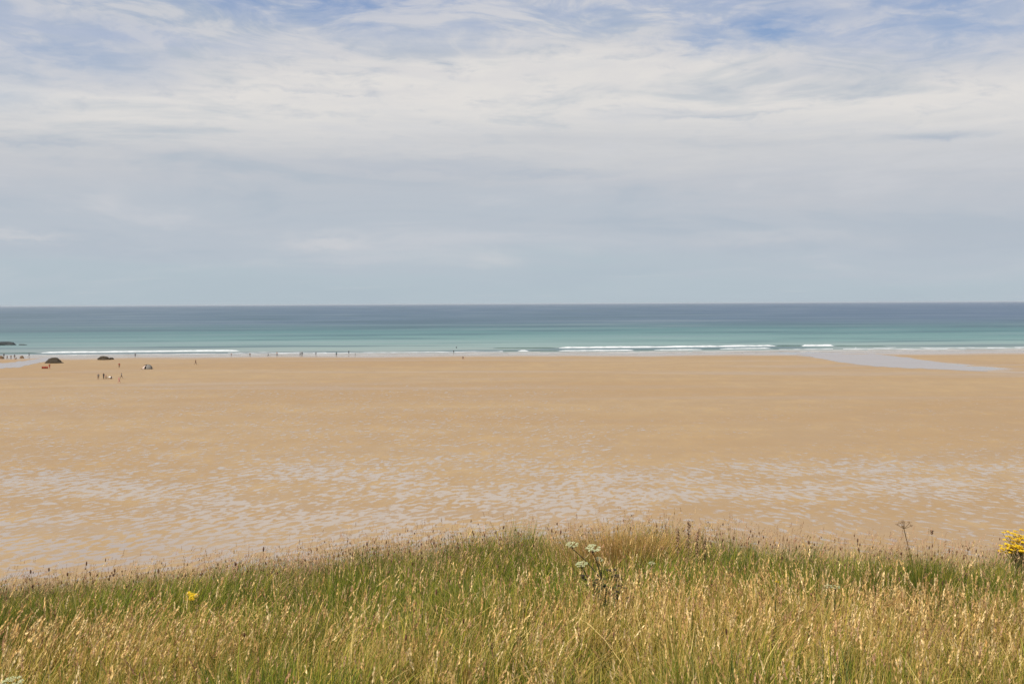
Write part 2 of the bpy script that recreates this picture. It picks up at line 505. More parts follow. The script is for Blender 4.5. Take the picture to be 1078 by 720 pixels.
def bluff_material():
    m, n, out = mat('bluff_turf')
    pos = n.new('ShaderNodeTexCoord').outputs['Object']
    x, y, z = n.xyz(pos)
    a = n.noise(pos, 1.6, 6, 0.65)
    b_ = n.noise(pos, 14.0, 4, 0.6)
    c = n.mix(n.ss(a, 0.35, 0.65), (0.075, 0.095, 0.028), (0.20, 0.155, 0.065))
    c = n.mix(n.m('MULTIPLY', b_, 0.6), c, (0.07, 0.055, 0.03))
    rock = n.mix(n.noise(n.vm('MULTIPLY', pos, (0.2, 0.2, 0.8)), 1.0, 6, 0.65), (0.10, 0.085, 0.07), (0.24, 0.20, 0.16))
    c = n.mix(n.ss(n.m('ADD', z, n.m('MULTIPLY', a, 3.0)), 17.5, 15.0), c, rock)
    p = n.new('ShaderNodeBsdfPrincipled')
    n.put(p.inputs['Base Color'], c)
    p.inputs['Roughness'].default_value = 0.95
    p.inputs['Specular IOR Level'].default_value = 0.1
    bp = n.new('ShaderNodeBump')
    bp.inputs['Strength'].default_value = 0.8
    bp.inputs['Distance'].default_value = 0.05
    n.put(bp.inputs['Height'], n.m('ADD', a, b_))
    n.l.new(bp.outputs[0], p.inputs['Normal'])
    n.l.new(p.outputs[0], out.inputs[0])
    return m


M_SAND = sand_material()
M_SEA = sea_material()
M_SHALLOW = shallow_material()
M_FOAM = foam_material()
M_THINFOAM = thin_foam_material()
M_BLUFF = bluff_material()
M_WAVE = simple('green_wave_face', (0.085, 0.135, 0.115), 0.25, 0.5, 0.25, 0.4)  # darker base paints in the weaker sky reflection of the steep face
M_ROCK = simple('dark_wet_rock', (0.058, 0.044, 0.028), 0.9, 0.15, 0.6, 0.9, 0.8)
M_REEF = simple('dark_reef_rock', (0.030, 0.036, 0.034), 0.7, 0.4, 0.4, 0.5, 0.6)
M_BLADE = plant_mat('grass_blade', 0.32, 0.6, 0.10)
M_SEED = plant_mat('grass_seed_head', 0.25, 0.8, 0.05)
M_PLANT = plant_mat('plant_tissue', 0.25, 0.6, 0.25)


# ------------------------------------------------------------------ beach, sea, pools
def grid(xs, ys, zf):
    X, Y = np.meshgrid(xs, ys)
    Z = zf(X, Y)
    nx, ny = len(xs), len(ys)
    v = np.stack([X, Y, Z], -1).reshape(-1, 3)
    i = np.arange(nx * ny).reshape(ny, nx)
    f = np.stack([i[:-1, :-1], i[:-1, 1:], i[1:, 1:], i[1:, :-1]], -1).reshape(-1, 4)
    return v, f


SEA_Z = -0.22
def sand_z(X, Y):
    return -np.clip(Y - 424.0, 0, None) * 0.0080 + (fbm(X, Y, 70.0, 2.0) - 0.5) * 0.10 * np.clip((Y - 410) / 20, 0, 1)


xs = np.unique(np.concatenate([np.linspace(-6000, -420, 30), np.linspace(-420, 420, 169), np.linspace(420, 6000, 30)]))
ys = np.unique(np.concatenate([np.linspace(-400, 400, 41), np.linspace(400, 520, 61)]))
v, f = grid(xs, ys, sand_z)
o = link('beach', mesh_np('beach', v, f), M_SAND)
tag(o, 'wide flat sandy beach with rippled wet patches', 'beach', kind='structure')

xs = np.unique(np.concatenate([np.linspace(-80000, -3000, 12), np.linspace(-3000, 3000, 41), np.linspace(3000, 80000, 12)]))
ys = np.concatenate([np.linspace(425, 700, 24), np.geomspace(730, 90000, 30)])
v, f = grid(xs, ys, lambda X, Y: np.full_like(X, SEA_Z))
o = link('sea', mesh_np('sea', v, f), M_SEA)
tag(o, 'calm teal and slate blue sea to the horizon', 'sea', kind='structure')


def pool(name, upper, lower, z, m, lab, jit=1.0, n=60):
    """thin sheet of water between an upper and a lower shore, both given as traced ground points"""
    def line(pts):
        px = np.array([p[0] for p in pts], float); py = np.array([p[1] for p in pts], float)
        t = np.linspace(px[0], px[-1], n)
        return t, np.interp(t, px, py)
    (ax, ay), (bx, by) = line(upper), line(lower)
    vs, fs = [], []
    for k in range(n):
        a = at(ax[k], ay[k] + (vnoise(k, 0.0, 2.3, 1.1) - 0.5) * jit)
        b = at(bx[k], by[k] + (vnoise(k, 5.0, 2.3, 2.1) - 0.5) * jit)
        for q in range(5):
            p = a.lerp(b, q / 4)
            zz = max(float(sand_z(np.array([p.x]), np.array([p.y]))[0]), SEA_Z) + z
            vs.append((p.x, p.y, zz))
    for k in range(n - 1):
        for q in range(4):
            i = k * 5 + q
            fs.append((i, i + 1, i + 6, i + 5))
    o = link(name, mesh_np(name, vs, fs), m)
    tag(o, lab, 'water', kind='structure')
    return o


pool('stream', [(838, 371.6), (905, 371.2), (945, 375.0), (990, 381.5), (1015, 386.6), (1040, 390.3)],
     [(838, 372.4), (858, 376.6), (890, 382.2), (925, 386.0), (985, 388.9), (1040, 390.8)], 0.02, M_SHALLOW, 'pale stream of shallow water crossing the sand to the sea')
pool('stream', [(-40, 386.0), (0, 382.5), (26, 379.8), (44, 377.5), (62, 376.2)], [(-40, 389.5), (0, 387.8), (20, 386.6), (40, 382.3), (62, 377.4)], 0.02, M_SHALLOW,
     'shallow lavender pool left on the sand beside the dark rocks')


# thin sea air: the last miles of water fade a little
hm, hn, hout = mat('sea_air')
vol = hn.new('ShaderNodeVolumePrincipled')
vol.inputs['Color'].default_value = (0.86, 0.92, 0.97, 1)
vol.inputs['Density'].default_value = HAZE
vol.inputs['Anisotropy'].default_value = 0.0
hn.l.new(vol.outputs[0], hout.inputs['Volume'])
bm = bmesh.new()
bmesh.ops.create_cube(bm, size=1.0)
for q in bm.verts:
    q.co = Vector((q.co.x * 170000.0, (q.co.y + 0.5) * 92000.0 - 800.0, (q.co.z + 0.5) * 31.0 - 4.0))
tag(from_bm('haze', bm, hm, smooth=False), 'thin sea haze over the far water', 'haze', kind='stuff')


# ------------------------------------------------------------------ waves
def wave_mesh(name, pts, h, depth, seed, ragged=0.25):
    """a ridge of water along a line of ground points; steep side towards the beach"""
    P = []
    for a, b in zip(pts[:-1], pts[1:]):
        m = max(2, int((b - a).length / 1.5))
        for k in range(m):
            P.append(a.lerp(b, k / m))
    P.append(pts[-1])
    n = len(P)
    prof = [(-1.0, 0.0), (-0.62, 0.22), (-0.32, 0.60), (-0.10, 0.95), (0.02, 1.0), (0.10, 0.86), (0.16, 0.50), (0.24, 0.16), (0.42, 0.0)]   # along, height (beach side positive)
    vs, fs = [], []
    for k, p in enumerate(P):
        e = min(1.0, min(k, n - 1 - k) / max(1.0, min(2.5, n * 0.1))) ** 0.5
        r = 1 + (vnoise(k, seed, 3.5, seed) - 0.5) * 2 * ragged + (vnoise(k, seed, 1.2, seed + 4) - 0.5) * ragged
        sh = (vnoise(k, seed, 22.0, seed + 2) - 0.5) * 2.4
        for (u, q) in prof:
            vs.append((p.x, p.y - u * depth * (0.75 + 0.25 * e) + sh, SEA_Z - 0.03 + max(0.0, q * h * e * r)))
    L = len(prof)
    for k in range(n - 1):
        for q in range(L - 1):
            i = k * L + q
            fs.append((i, i + 1, i + L + 1, i + L))
    return mesh_np(name, vs, fs)


def wave(pxs, h, depth, m, label, seed, ragged=0.18):
    h *= 0.55; depth *= 0.6
    pts = [at(px, py, SEA_Z) for px, py in pxs]
    c = sum(pts, Vector()) / len(pts)
    me = wave_mesh('wave', pts, h, depth, seed, ragged)
    me.transform(Matrix.Translation(-c))
    o = link('wave', me, m, loc=c)
    tag(o, label, 'wave', 'waves breaking along the shore')


wave([(43, 371.6), (130, 370.8), (200, 369.9), (252, 369.6)], 1.10, 7.0, M_FOAM, 'long unbroken white breaker rolling in behind the two dark rocks', 1.3)
wave([(-30, 372.4), (0, 372.2), (42, 371.8)], 0.75, 6.0, M_WAVE, 'low green wave face ending where the white breaker by the rocks starts', 2.3)
wave([(588, 366.6), (640, 366.2), (720, 365.4), (816, 364.2)], 1.25, 8.0, M_FOAM, 'longest white breaker, furthest out right of the middle of the bay', 3.7)
wave([(816, 364.6), (845, 364.4)], 1.05, 7.0, M_WAVE, 'short dark green wave face between two white breakers', 4.1, 0.1)
wave([(844, 364.3), (877, 364.0)], 1.35, 8.0, M_FOAM, 'short bright white breaker offshore of the stream mouth', 5.9)
wave([(877, 364.5), (900, 364.6), (935, 364.9)], 0.75, 6.0, M_WAVE, 'dark wave face tailing off to the right of the short white breaker', 6.2, 0.15)
wave([(518, 366.8), (550, 366.8), (586, 366.4)], 0.80, 6.0, M_WAVE, 'dark green wave face left of the longest white breaker', 7.7, 0.15)
wave([(545, 369.6), (557, 369.6)], 0.85, 6.0, M_FOAM, 'shortest scrap of white breaker between two dark wavelets', 8.3)
wave([(528, 369.9), (546, 369.8)], 0.55, 5.0, M_WAVE, 'small brown wavelet just left of the shortest scrap of foam', 9.1, 0.15)
wave([(557, 369.7), (588, 369.4)], 0.65, 5.0, M_WAVE, 'small brown wavelet just right of the shortest scrap of foam', 10.4, 0.15)
wave([(588, 369.3), (640, 369.0), (668, 368.8)], 0.70, 6.0, M_FOAM, 'thin white breaker in front of the left half of the longest one', 11.6)
wave([(688, 368.4), (740, 368.0)], 0.60, 6.0, M_FOAM, 'thin white breaker in front of the middle of the longest one', 12.1)
wave([(758, 367.6), (812, 366.8)], 0.75, 6.0, M_FOAM, 'thin white breaker in front of the right end of the longest one', 13.5)
wave([(666, 369.0), (690, 368.8)], 0.50, 5.0, M_WAVE, 'dark wavelet in a gap of the inner foam line, nearer the middle', 14.2, 0.15)
wave([(738, 368.1), (760, 367.9)], 0.50, 5.0, M_WAVE, 'dark wavelet in a gap of the inner foam line, further right', 15.3, 0.15)
wave([(812, 367.6), (850, 367.2)], 0.55, 6.0, M_WAVE, 'pale green swell in front of the short dark green wave face', 16.8, 0.15)


def foam_line(pts, wpx, seed, gap=0.35):
    """flat lacy strips of foam where waves run out"""
    out_v, out_f = [], []
    px = np.array([p[0] for p in pts], float); py = np.array([p[1] for p in pts], float)
    t = np.arange(px[0], px[-1], 1.5)
    yb = np.interp(t, px, py)
    prev = None
    for k in range(len(t)):
        g = vnoise(t[k], 0, 14.0, seed)
        wd = wpx * (0.35 + 1.1 * vnoise(t[k], 0, 6.0, seed + 1))
        c = yb[k] + (vnoise(t[k], 0, 20.0, seed + 2) - 0.5) * 0.8
        if g < gap:
            prev = None
            continue
        a = at(t[k], c - wd / 2); b = at(t[k], c + wd / 2)
        i = len(out_v)
        for p in (a, b):
            zz = max(float(sand_z(np.array([p.x]), np.array([p.y]))[0]), SEA_Z) + 0.035
            out_v.append((p.x, p.y, zz))
        if prev is not None:
            out_f.append((prev, prev + 1, i + 1, i))
        prev = i
    return out_v, out_f


fv, ff = [], []
for pts, wpx, seed, gap in [([(-40, 373.6), (60, 373.2), (200, 372.2), (345, 371.6)], 0.42, 1.0, .1), ([(330, 371.3), (430, 370.6), (530, 369.6)], 0.55, 2.0, .05),
                            ([(820, 367.4), (900, 367.0), (1000, 366.4), (1120, 365.6)], 0.6, 3.0, .12), ([(900, 365.8), (1000, 365.4), (1120, 364.8)], 0.4, 4.0, .4),
                            ([(240, 371.0), (345, 370.6)], 0.5, 5.0, .2)]:
    a, b = foam_line(pts, wpx, seed, gap)
    k = len(fv); fv += a; ff += [tuple(i + k for i in q) for q in b]
o = link('foam', mesh_np('foam', fv, ff), M_FOAM)
tag(o, 'thin white lines of foam where the waves run out on the shore', 'foam', kind='stuff')
fv, ff = [], []
for pts, wpx, seed, gap in [([(-40, 374.9), (60, 374.8), (200, 373.6), (345, 373.3), (520, 372.2), (700, 371.0), (860, 369.4), (1120, 367.8)], 1.7, 6.0, .0),
                            ([(480, 371.0), (600, 370.6), (760, 369.4), (900, 368.4), (1120, 367.0)], 1.2, 7.0, .1)]:
    a, b = foam_line(pts, wpx, seed, gap)
    k = len(fv); fv += a; ff += [tuple(i + k for i in q) for q in b]
fv = [(x, y, z - 0.015) for x, y, z in fv]
o = link('wash', mesh_np('wash', fv, ff), M_THINFOAM)
tag(o, 'greyish wash of spent foam spread along the waterline', 'wash', kind='stuff')


# ------------------------------------------------------------------ rocks
def rock_mesh(name, sx, sy, sz, seed, sub=4, rough=0.28, squash=1.0, tail=0.0, flare=0.0):
    bm = bmesh.new()
    bmesh.ops.create_icosphere(bm, subdivisions=sub, radius=1.0)
    for v_ in bm.verts:
        p = v_.co.copy()
        r = 1 + rough * mnoise.fractal(p * 1.3 + Vector((seed, seed * 2, 0)), 0.9, 2.1, 5)
        q = p * r
        if q.z > 0:
            q.z = q.z ** squash
        q.x *= 1 + flare * max(0.0, 1 - max(q.z, 0.0)) ** 2
        q.x += tail * (1 - max(0, q.z)) * max(0.0, -p.x) * 0.9
        v_.co = Vector((q.x * sx, q.y * sy, max(q.z, -0.12) * sz))
    me = bpy.data.meshes.new(name)
    bm.to_mesh(me); bm.free()
    return me


def rock(px, py, w_, d_, h_, seed, label, m, z=0.0, name='rock', **kw):
    p = at(px, py, z)
    p.y += d_ * 0.5
    o = link(name, rock_mesh(name, w_ / 2, d_ / 2, h_, seed, **kw), m, loc=(p.x, p.y, z))
    tag(o, label, 'rock', 'dark rocks on the shore')
    return o


rock(53.6, 382.6, 5.6, 4.2, 2.0, 3.1, 'domed dark rock on the sand, the largest of the rocks, above the red windbreak', M_ROCK, tail=0.35, rough=0.22, flare=0.45)
rock(107.3, 379.0, 4.9, 3.4, 1.35, 8.4, 'low dark rock on the sand at the water edge, right of the domed one', M_ROCK, rough=0.25)
rock(115.8, 378.6, 2.4, 2.0, 0.75, 5.6, 'small dark rock touching the right end of the low rock', M_ROCK, rough=0.25)
rock(-6.0, 363.6, 21.0, 8.0, 2.0, 2.2, 'dark reef rising from the sea at the edge of the photo', M_REEF, SEA_Z, rough=0.2)
rock(22.3, 363.4, 4.6, 3.0, 0.55, 4.9, 'flat dark reef rock awash in the sea beside the larger reef', M_REEF, SEA_Z, rough=0.3)
M_BROWN = simple('brown_rock', (0.17, 0.11, 0.065), 0.85, 0.2, 0.4, 1.2, 0.5)
rock(0.2, 377.7, 2.6, 1.8, 1.15, 6.1, 'brown rock on the sand spit at the edge of the photo', M_BROWN)
rock(22.2, 377.0, 1.7, 1.3, 0.95, 7.7, 'brown rock on the sand spit, rightmost of the two brown ones', M_BROWN)


# ------------------------------------------------------------------ people
SKIN = [simple('skin_tan', (0.42, 0.24, 0.16), 0.6), simple('skin_fair', (0.55, 0.34, 0.25), 0.6)]
CLOTH = {k: simple('cloth_' + k, c, 0.85) for k, c in {
    'navy': (0.02, 0.025, 0.05), 'black': (0.015, 0.015, 0.018), 'red': (0.30, 0.045, 0.025), 'pink': (0.5, 0.2, 0.18), 'grey': (0.16, 0.17, 0.18),
    'white': (0.75, 0.74, 0.70), 'teal': (0.05, 0.16, 0.18), 'brown': (0.14, 0.08, 0.045)}.items()}
HAIR = simple('hair_brown', (0.06, 0.035, 0.02), 0.7)
_poses = {}


def person_mesh(pose):
    """joints -> skinned, smoothed body; material slots: skin, top, bottoms"""
    if pose in _poses:
        return _poses[pose]
    J = {'pelvis': (0, 0, .93), 'belly': (0, 0, 1.08), 'chest': (0, 0.0, 1.32), 'neck': (0, -.01, 1.49), 'head': (0, -.03, 1.58), 'crown': (0, -.02, 1.69)}
    for s, d in ((1, 'r'), (-1, 'l')):
        J['hip' + d] = (.09 * s, 0, .89); J['knee' + d] = (.10 * s, -.01, .49); J['ank' + d] = (.10 * s, .02, .08); J['toe' + d] = (.11 * s, -.14, .03)
        J['sh' + d] = (.18 * s, 0, 1.41); J['elb' + d] = (.25 * s, .02, 1.14); J['wri' + d] = (.27 * s, -.06, .90); J['hand' + d] = (.27 * s, -.09, .80)
    if pose == 'walk':
        J['kneer'] = (.10, -.17, .51); J['ankr'] = (.10, -.24, .10); J['toer'] = (.11, -.40, .06)
        J['kneel'] = (-.10, .07, .50); J['ankl'] = (-.10, .34, .14); J['toel'] = (-.11, .24, .03)
        J['elbr'] = (.24, .14, 1.16); J['wrir'] = (.25, .12, .93); J['handr'] = (.25, .10, .84)
        J['elbl'] = (-.24, -.08, 1.15); J['wril'] = (-.25, -.22, .97); J['handl'] = (-.25, -.28, .90)
    if pose == 'sit':
        for k in ('pelvis', 'belly', 'chest', 'neck', 'head', 'crown'):
            x, y, z = J[k]; J[k] = (x, y + .1 * (z - .93), z - .80)
        for s, d in ((1, 'r'), (-1, 'l')):
            J['hip' + d] = (.10 * s, -.05, .12); J['knee' + d] = (.13 * s, -.36, .42); J['ank' + d] = (.12 * s, -.60, .08); J['toe' + d] = (.13 * s, -.74, .04)
            J['sh' + d] = (.18 * s, .05, .62); J['elb' + d] = (.24 * s, .10, .36); J['wri' + d] = (.20 * s, -.16, .32); J['hand' + d] = (.17 * s, -.26, .36)
    if pose == 'wade':
        for s, d in ((1, 'r'), (-1, 'l')):
            J['elb' + d] = (.34 * s, -.02, 1.18); J['wri' + d] = (.46 * s, -.10, 1.05); J['hand' + d] = (.52 * s, -.13, 1.00)
    R = {'pelvis': .125, 'belly': .115, 'chest': .135, 'neck': .055, 'head': .095, 'crown': .075, 'hip': .095, 'knee': .060, 'ank': .040, 'toe': .035, 'sh': .060, 'elb': .042,
         'wri': .028, 'hand': .040}
    names = list(J)
    E = [('pelvis', 'belly'), ('belly', 'chest'), ('chest', 'neck'), ('neck', 'head'), ('head', 'crown')]
    for d in 'rl':
        E += [('pelvis', 'hip' + d), ('hip' + d, 'knee' + d), ('knee' + d, 'ank' + d), ('ank' + d, 'toe' + d), ('chest', 'sh' + d), ('sh' + d, 'elb' + d), ('elb' + d, 'wri' + d), ('wri' + d, 'hand' + d)]
    me = bpy.data.meshes.new('person_joints')
    me.from_pydata([J[k] for k in names], [(names.index(a), names.index(b)) for a, b in E], [])
    ob = bpy.data.objects.new('person_joints', me)
    COL.objects.link(ob)
    sk = ob.modifiers.new('skin', 'SKIN')
    for k, vtx in zip(names, me.skin_vertices[0].data):
        key = k if k in R else k[:-1]
        vtx.radius = (R[key], R[key] * (0.8 if key in ('chest', 'belly', 'pelvis') else 1))
        vtx.use_root = (k == 'pelvis')
    ob.modifiers.new('sub', 'SUBSURF').levels = 1
    dg = bpy.context.evaluated_depsgraph_get()
    out = bpy.data.meshes.new_from_object(ob.evaluated_get(dg))
    out.name = 'person_' + pose
    bpy.data.objects.remove(ob)
    sit = pose == 'sit'
    idx = []
    for p in out.polygons:
        c = p.center
        top = (0.98 < c.z < 1.46) if not sit else (0.20 < c.z < 0.68 and c.y > -0.1)
        bot = (0.12 < c.z <= 0.98 and abs(c.x) < 0.215) if not sit else (c.z <= 0.40 and c.y > -0.34)
        hair = (c.z > 1.60 and (c.y > -0.05 or c.z > 1.70)) if not sit else (c.z > 0.80 and (c.y > -0.0 or c.z > 0.9))
        idx.append(3 if hair else 1 if top else 2 if bot else 0)
    out.polygons.foreach_set('material_index', idx)
    out.polygons.foreach_set('use_smooth', [True] * len(idx))
    _poses[pose] = out
    return out


def person(px, py, pose, top, bottom, label, group=None, rz=0.0, z=None, sc=1.0, skin=0):
    p = at(px, py, 0.0)
    if z is None:
        z = float(sand_z(np.array([p.x]), np.array([p.y]))[0])
    me = person_mesh(pose).copy()
    o = link('person', me, [SKIN[skin], CLOTH[top] if top else SKIN[skin], CLOTH[bottom], HAIR], loc=(p.x, p.y, z))
    o.rotation_euler.z = rz
    o.scale = (sc * 1.25, sc * 1.2, sc * 1.08)
    tag(o, label, 'person', group)
    return o


GA = 'people gathered on the sand below the low dark rock'
GB = 'people along the water edge'
GC = 'people on the sand spit by the sea'
person(103.6, 399.6, 'stand', 'grey', 'brown', 'person in grey standing, first on the left of the small group on the open sand', GA, 0.4)
person(109.2, 399.2, 'stand', 'black', 'black', 'person all in black standing in the small group on the open sand', GA, -0.5, sc=1.05)
person(111.6, 399.6, 'walk', 'pink', 'brown', 'person in pink walking just right of the one all in black', GA, 1.2, sc=.8)
person(117.2, 399.0, 'sit', 'brown', 'navy', 'person sitting on the sand beside the white beach towel', GA, -0.6)
person(125.6, 387.4, 'stand', 'red', 'brown', 'person in red standing alone between the low rock and the group', None, 0.2)
person(125.4, 403.4, 'walk', 'pink', 'pink', 'person in pink walking nearest the viewer, right of the group', GA, 2.0, skin=1)
person(128.0, 398.8, 'walk', 'grey', 'brown', 'person in grey walking apart at the right of the group', GA, -1.6)
person(52.2, 388.4, 'stand', 'red', 'red', 'person all in red standing beside the red windbreak', None, 0.1)
person(206.0, 384.2, 'walk', 'brown', 'brown', 'person in brown walking alone on the sand, above the open beach right of the tent', None, 1.4, sc=1.1)
for px, py, pose, top, bot, lab, rz, sc in [
    (142.4, 376.0, 'stand', 'grey', 'navy', 'person in grey standing at the water edge between low rock and tent', .3, 1),
    (243.6, 375.2, 'wade', None, 'grey', 'person bare chested crouched in the wash at the right end of the white breaker', .5, .8),
    (263.2, 376.0, 'stand', 'brown', 'grey', 'person in brown standing first in the line of bathers', -.4, 1),
    (282.3, 375.4, 'walk', 'grey', 'navy', 'person in grey walking second in the line of bathers', 1.5, .9),
    (291.6, 374.9, 'wade', None, 'navy', 'person bare chested wading third in the line of bathers', 2.8, 1),
    (316.0, 375.0, 'walk', 'navy', 'black', 'person in navy walking, left one of a close pair of bathers', 1.3, 1),
    (318.0, 375.2, 'stand', 'black', 'black', 'person in black standing, right one of a close pair of bathers', -.2, 1.1),
    (332.6, 374.6, 'wade', 'black', 'black', 'person in black with arms held out between the pair and the tallest bather', .2, .95),
    (354.2, 375.0, 'stand', 'teal', 'black', 'person in dark teal standing, the tallest bather', 2.9, 1.15),
    (367.2, 372.6, 'wade', 'navy', 'black', 'person in navy wading to the right of the tallest bather', .4, .9),
    (374.0, 374.4, 'walk', 'grey', 'grey', 'person in grey walking, last in the line of bathers', -1.2, .7),
    (477.6, 370.6, 'wade', 'black', 'black', 'person in black wading in foam left of the dark wavelets', .6, .9),
    (480.4, 366.2, 'wade', 'navy', 'navy', 'person in navy swimming furthest out in the sea', .2, .8),
    (487.4, 377.8, 'sit', 'brown', 'grey', 'person in brown sitting on wet sand near the middle of the beach', .4, 1.15),
]:
    person(px, py, pose, top, bot, lab, GB, rz, None if py > 372 else SEA_Z - 0.5, sc)
for px, py, pose, top, bot, lab, rz in [
    (4.2, 376.4, 'stand', 'navy', 'black', 'person in navy standing on the sand spit above the brown rocks', .3),
    (7.6, 378.6, 'walk', 'brown', 'brown', 'person in brown walking leftmost on the sand spit', 1.3),
    (11.6, 378.4, 'stand', 'brown', 'grey', 'person in brown shirt and grey shorts standing on the sand spit', -.3),
    (15.4, 377.6, 'stand', 'black', 'brown', 'person in black shirt and brown shorts standing on the sand spit', .6),
    (17.0, 378.3, 'sit', 'brown', 'brown', 'person in brown sitting on the sand spit', -.8),
    (30.6, 375.6, 'walk', 'navy', 'navy', 'person in navy wetsuit walking into the sea beyond the spit', 1.7)]:
    person(px, py, pose, top, bot, lab, GC, rz)

# towel, windbreak, tent
M_TOWEL = simple('towel_white', (0.80, 0.78, 0.72), 0.95)
p = at(115.0, 397.6, 0)
bm = bmesh.new()
bmesh.ops.create_grid(bm, x_segments=12, y_segments=8, size=0.5)
for q in bm.verts:
    q.co.z = 0.42 * max(0, 1 - abs(q.co.x) * 1.5) * (0.55 + 0.45 * mnoise.noise(q.co * 4)) + 0.03
    q.co.x *= 1.9; q.co.y *= 1.3
r_ = bmesh.ops.extrude_face_region(bm, geom=bm.faces[:])
for q in r_['geom']:
    if isinstance(q, bmesh.types.BMVert): q.co.z += 0.02
o = from_bm('beach_towel', bm, M_TOWEL, loc=p)
tag(o, 'white beach towel heaped on the sand among the small group', 'towel')

M_RED = simple('windbreak_red', (0.30, 0.05, 0.026), 0.9)
M_POLE = simple('pole_wood', (0.30, 0.20, 0.11), 0.8)
p = at(47.3, 388.2, 0)
wb = empty('windbreak', p)
tag(wb, 'low red windbreak pitched on the sand in front of the domed rock', 'windbreak')
bm = bmesh.new()
N = 28
rows = []
for k in range(N + 1):
    u = k / N
    sag = 0.06 * math.sin(u * 4 * math.pi) ** 2
    rows.append([bm.verts.new(((u - .5) * 2.2, 0.10 * math.sin(u * math.pi * 4) + y0, z0 - (sag if z0 > .4 else 0))) for (y0, z0) in ((0, .08), (0, .85), (0.02, .85), (0.02, .08))])
for k in range(N):
    for q in range(4):
        bm.faces.new((rows[k][q], rows[k + 1][q], rows[k + 1][(q + 1) % 4], rows[k][(q + 1) % 4]))
from_bm('cloth', bm, M_RED, wb)
for k in range(5):
    bm = bmesh.new()
    bmesh.ops.create_cone(bm, cap_ends=True, segments=8, radius1=.02, radius2=.022, depth=1.15)
    bmesh.ops.translate(bm, verts=bm.verts, vec=((k / 4 - .5) * 2.2, -0.025, .50))
    from_bm('pole', bm, M_POLE, wb)

M_TENTG = simple('tent_grey', (0.22, 0.20, 0.175), 0.8)
M_TENTP = simple('tent_pale', (0.52, 0.40, 0.33), 0.8)
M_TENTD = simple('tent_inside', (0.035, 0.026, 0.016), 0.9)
p = at(154.4, 388.6, 0)
tent = empty('beach_tent', (p.x, p.y + 1.0, 0))
tag(tent, 'grey pop-up beach tent with pale side and dark opening standing on the sand', 'tent')


def dome(a0, a1, r0x, r0y, hh, n=20, m=12, skirt=0.0, thick=0.03):
    """panel of a dome between two angles"""
    bm = bmesh.new()
    lay = []
    for off in (0.0, thick):
        rows = []
        for i in range(n + 1):
            a = math.radians(a0 + (a1 - a0) * i / n)
            row = []
            for j in range(m + 1):
                e = j / m * math.pi / 2
                rr = math.cos(e) ** 0.85
                row.append(bm.verts.new(((r0x - off) * math.cos(a) * rr, (r0y - off) * math.sin(a) * rr, (hh - off) * math.sin(e))))
            rows.append(row)
        lay.append(rows)
        for i in range(n):
            for j in range(m):
                qd = (rows[i][j], rows[i + 1][j], rows[i + 1][j + 1], rows[i][j + 1])
                bm.faces.new(qd if off == 0 else qd[::-1])
    for j in range(m):
        bm.faces.new((lay[0][0][j], lay[0][0][j + 1], lay[1][0][j + 1], lay[1][0][j]))
        bm.faces.new((lay[0][n][j + 1], lay[0][n][j], lay[1][n][j], lay[1][n][j + 1]))
    return bm


from_bm('canopy', dome(-95, 190, 1.65, 1.2, 1.55), M_TENTG, tent)
from_bm('side_panel', dome(190, 245, 1.85, 1.3, 1.30), M_TENTP, tent)
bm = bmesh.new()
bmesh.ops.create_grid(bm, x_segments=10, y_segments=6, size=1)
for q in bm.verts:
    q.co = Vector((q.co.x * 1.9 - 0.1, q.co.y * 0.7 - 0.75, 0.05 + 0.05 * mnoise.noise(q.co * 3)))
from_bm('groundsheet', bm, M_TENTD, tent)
bm = bmesh.new()
prev = None
for i in range(17):
    e = math.pi * i / 16
    c = Vector((1.68 * math.cos(e), -0.25, 1.58 * math.sin(e)))
    ring = [bm.verts.new(c + Vector((math.cos(e) * math.cos(t_) * .035, math.sin(t_) * .035, math.sin(e) * math.cos(t_) * .035))) for t_ in [k * math.pi / 3 for k in range(6)]]
    if prev:
        for k in range(6):
            bm.faces.new((prev[k], prev[(k + 1) % 6], ring[(k + 1) % 6], ring[k]))
    prev = ring
from_bm('rib', bm, M_TENTD, tent)


# ------------------------------------------------------------------ the grassy bluff in the foreground
# height of the brow (top of the sward, y = 10 m) across the view, from the line where grass meets sand
_bx = np.array([-14, -9, -7, -5.14, -4.2, -3.2, -2.2, -1.3, -0.4, 0.3, 0.9, 1.6, 2.5, 3.4, 4.4, 5.14, 7, 9, 14])
_by = np.array([640, 632, 630, 626, 621, 613, 602, 590, 578, 574, 572, 573, 584, 593, 597, 596, 600, 606, 625.])
_bz = -10.0 * np.tan(np.arctan((_by - 360.0) / F) + PITCH)
SW = 0.30                                    # height of the sward


def edge_y(X):
    return 10.0 + (vnoise(X, 0 * X, 2.2, 5.0) - 0.5) * 0.7


def bluff_z(X, Y):
    X = np.asarray(X, float); Y = np.asarray(Y, float)
    e = edge_y(X)
    ze = np.interp(X * 10.0 / np.maximum(e, 1), _bx, _bz) * e / 10.0 - SW
    zn = -1.93 + (vnoise(X, 0 * X, 3.0, 8.0) - 0.5) * 0.10
    t = (Y - 4.0) / (e - 4.0)
    z = zn + (ze - zn) * np.clip(t, -0.25, 1.0)
    d = np.maximum(Y - e, 0)
    drop = np.where(d < 4.0, 0.28 * d + 0.11 * d * d, 0.28 * 4 + 0.11 * 16 + 1.16 * (d - 4.0))
    rough = (fbm(X, Y, 9.0, 3.0) - 0.5) * np.clip(d / 4.0, 0, 1) * 3.0
    hum = (fbm(X, Y, 0.9, 1.0) - 0.5) * 0.13
    return np.maximum(H + z - drop + rough + hum, -2.0)


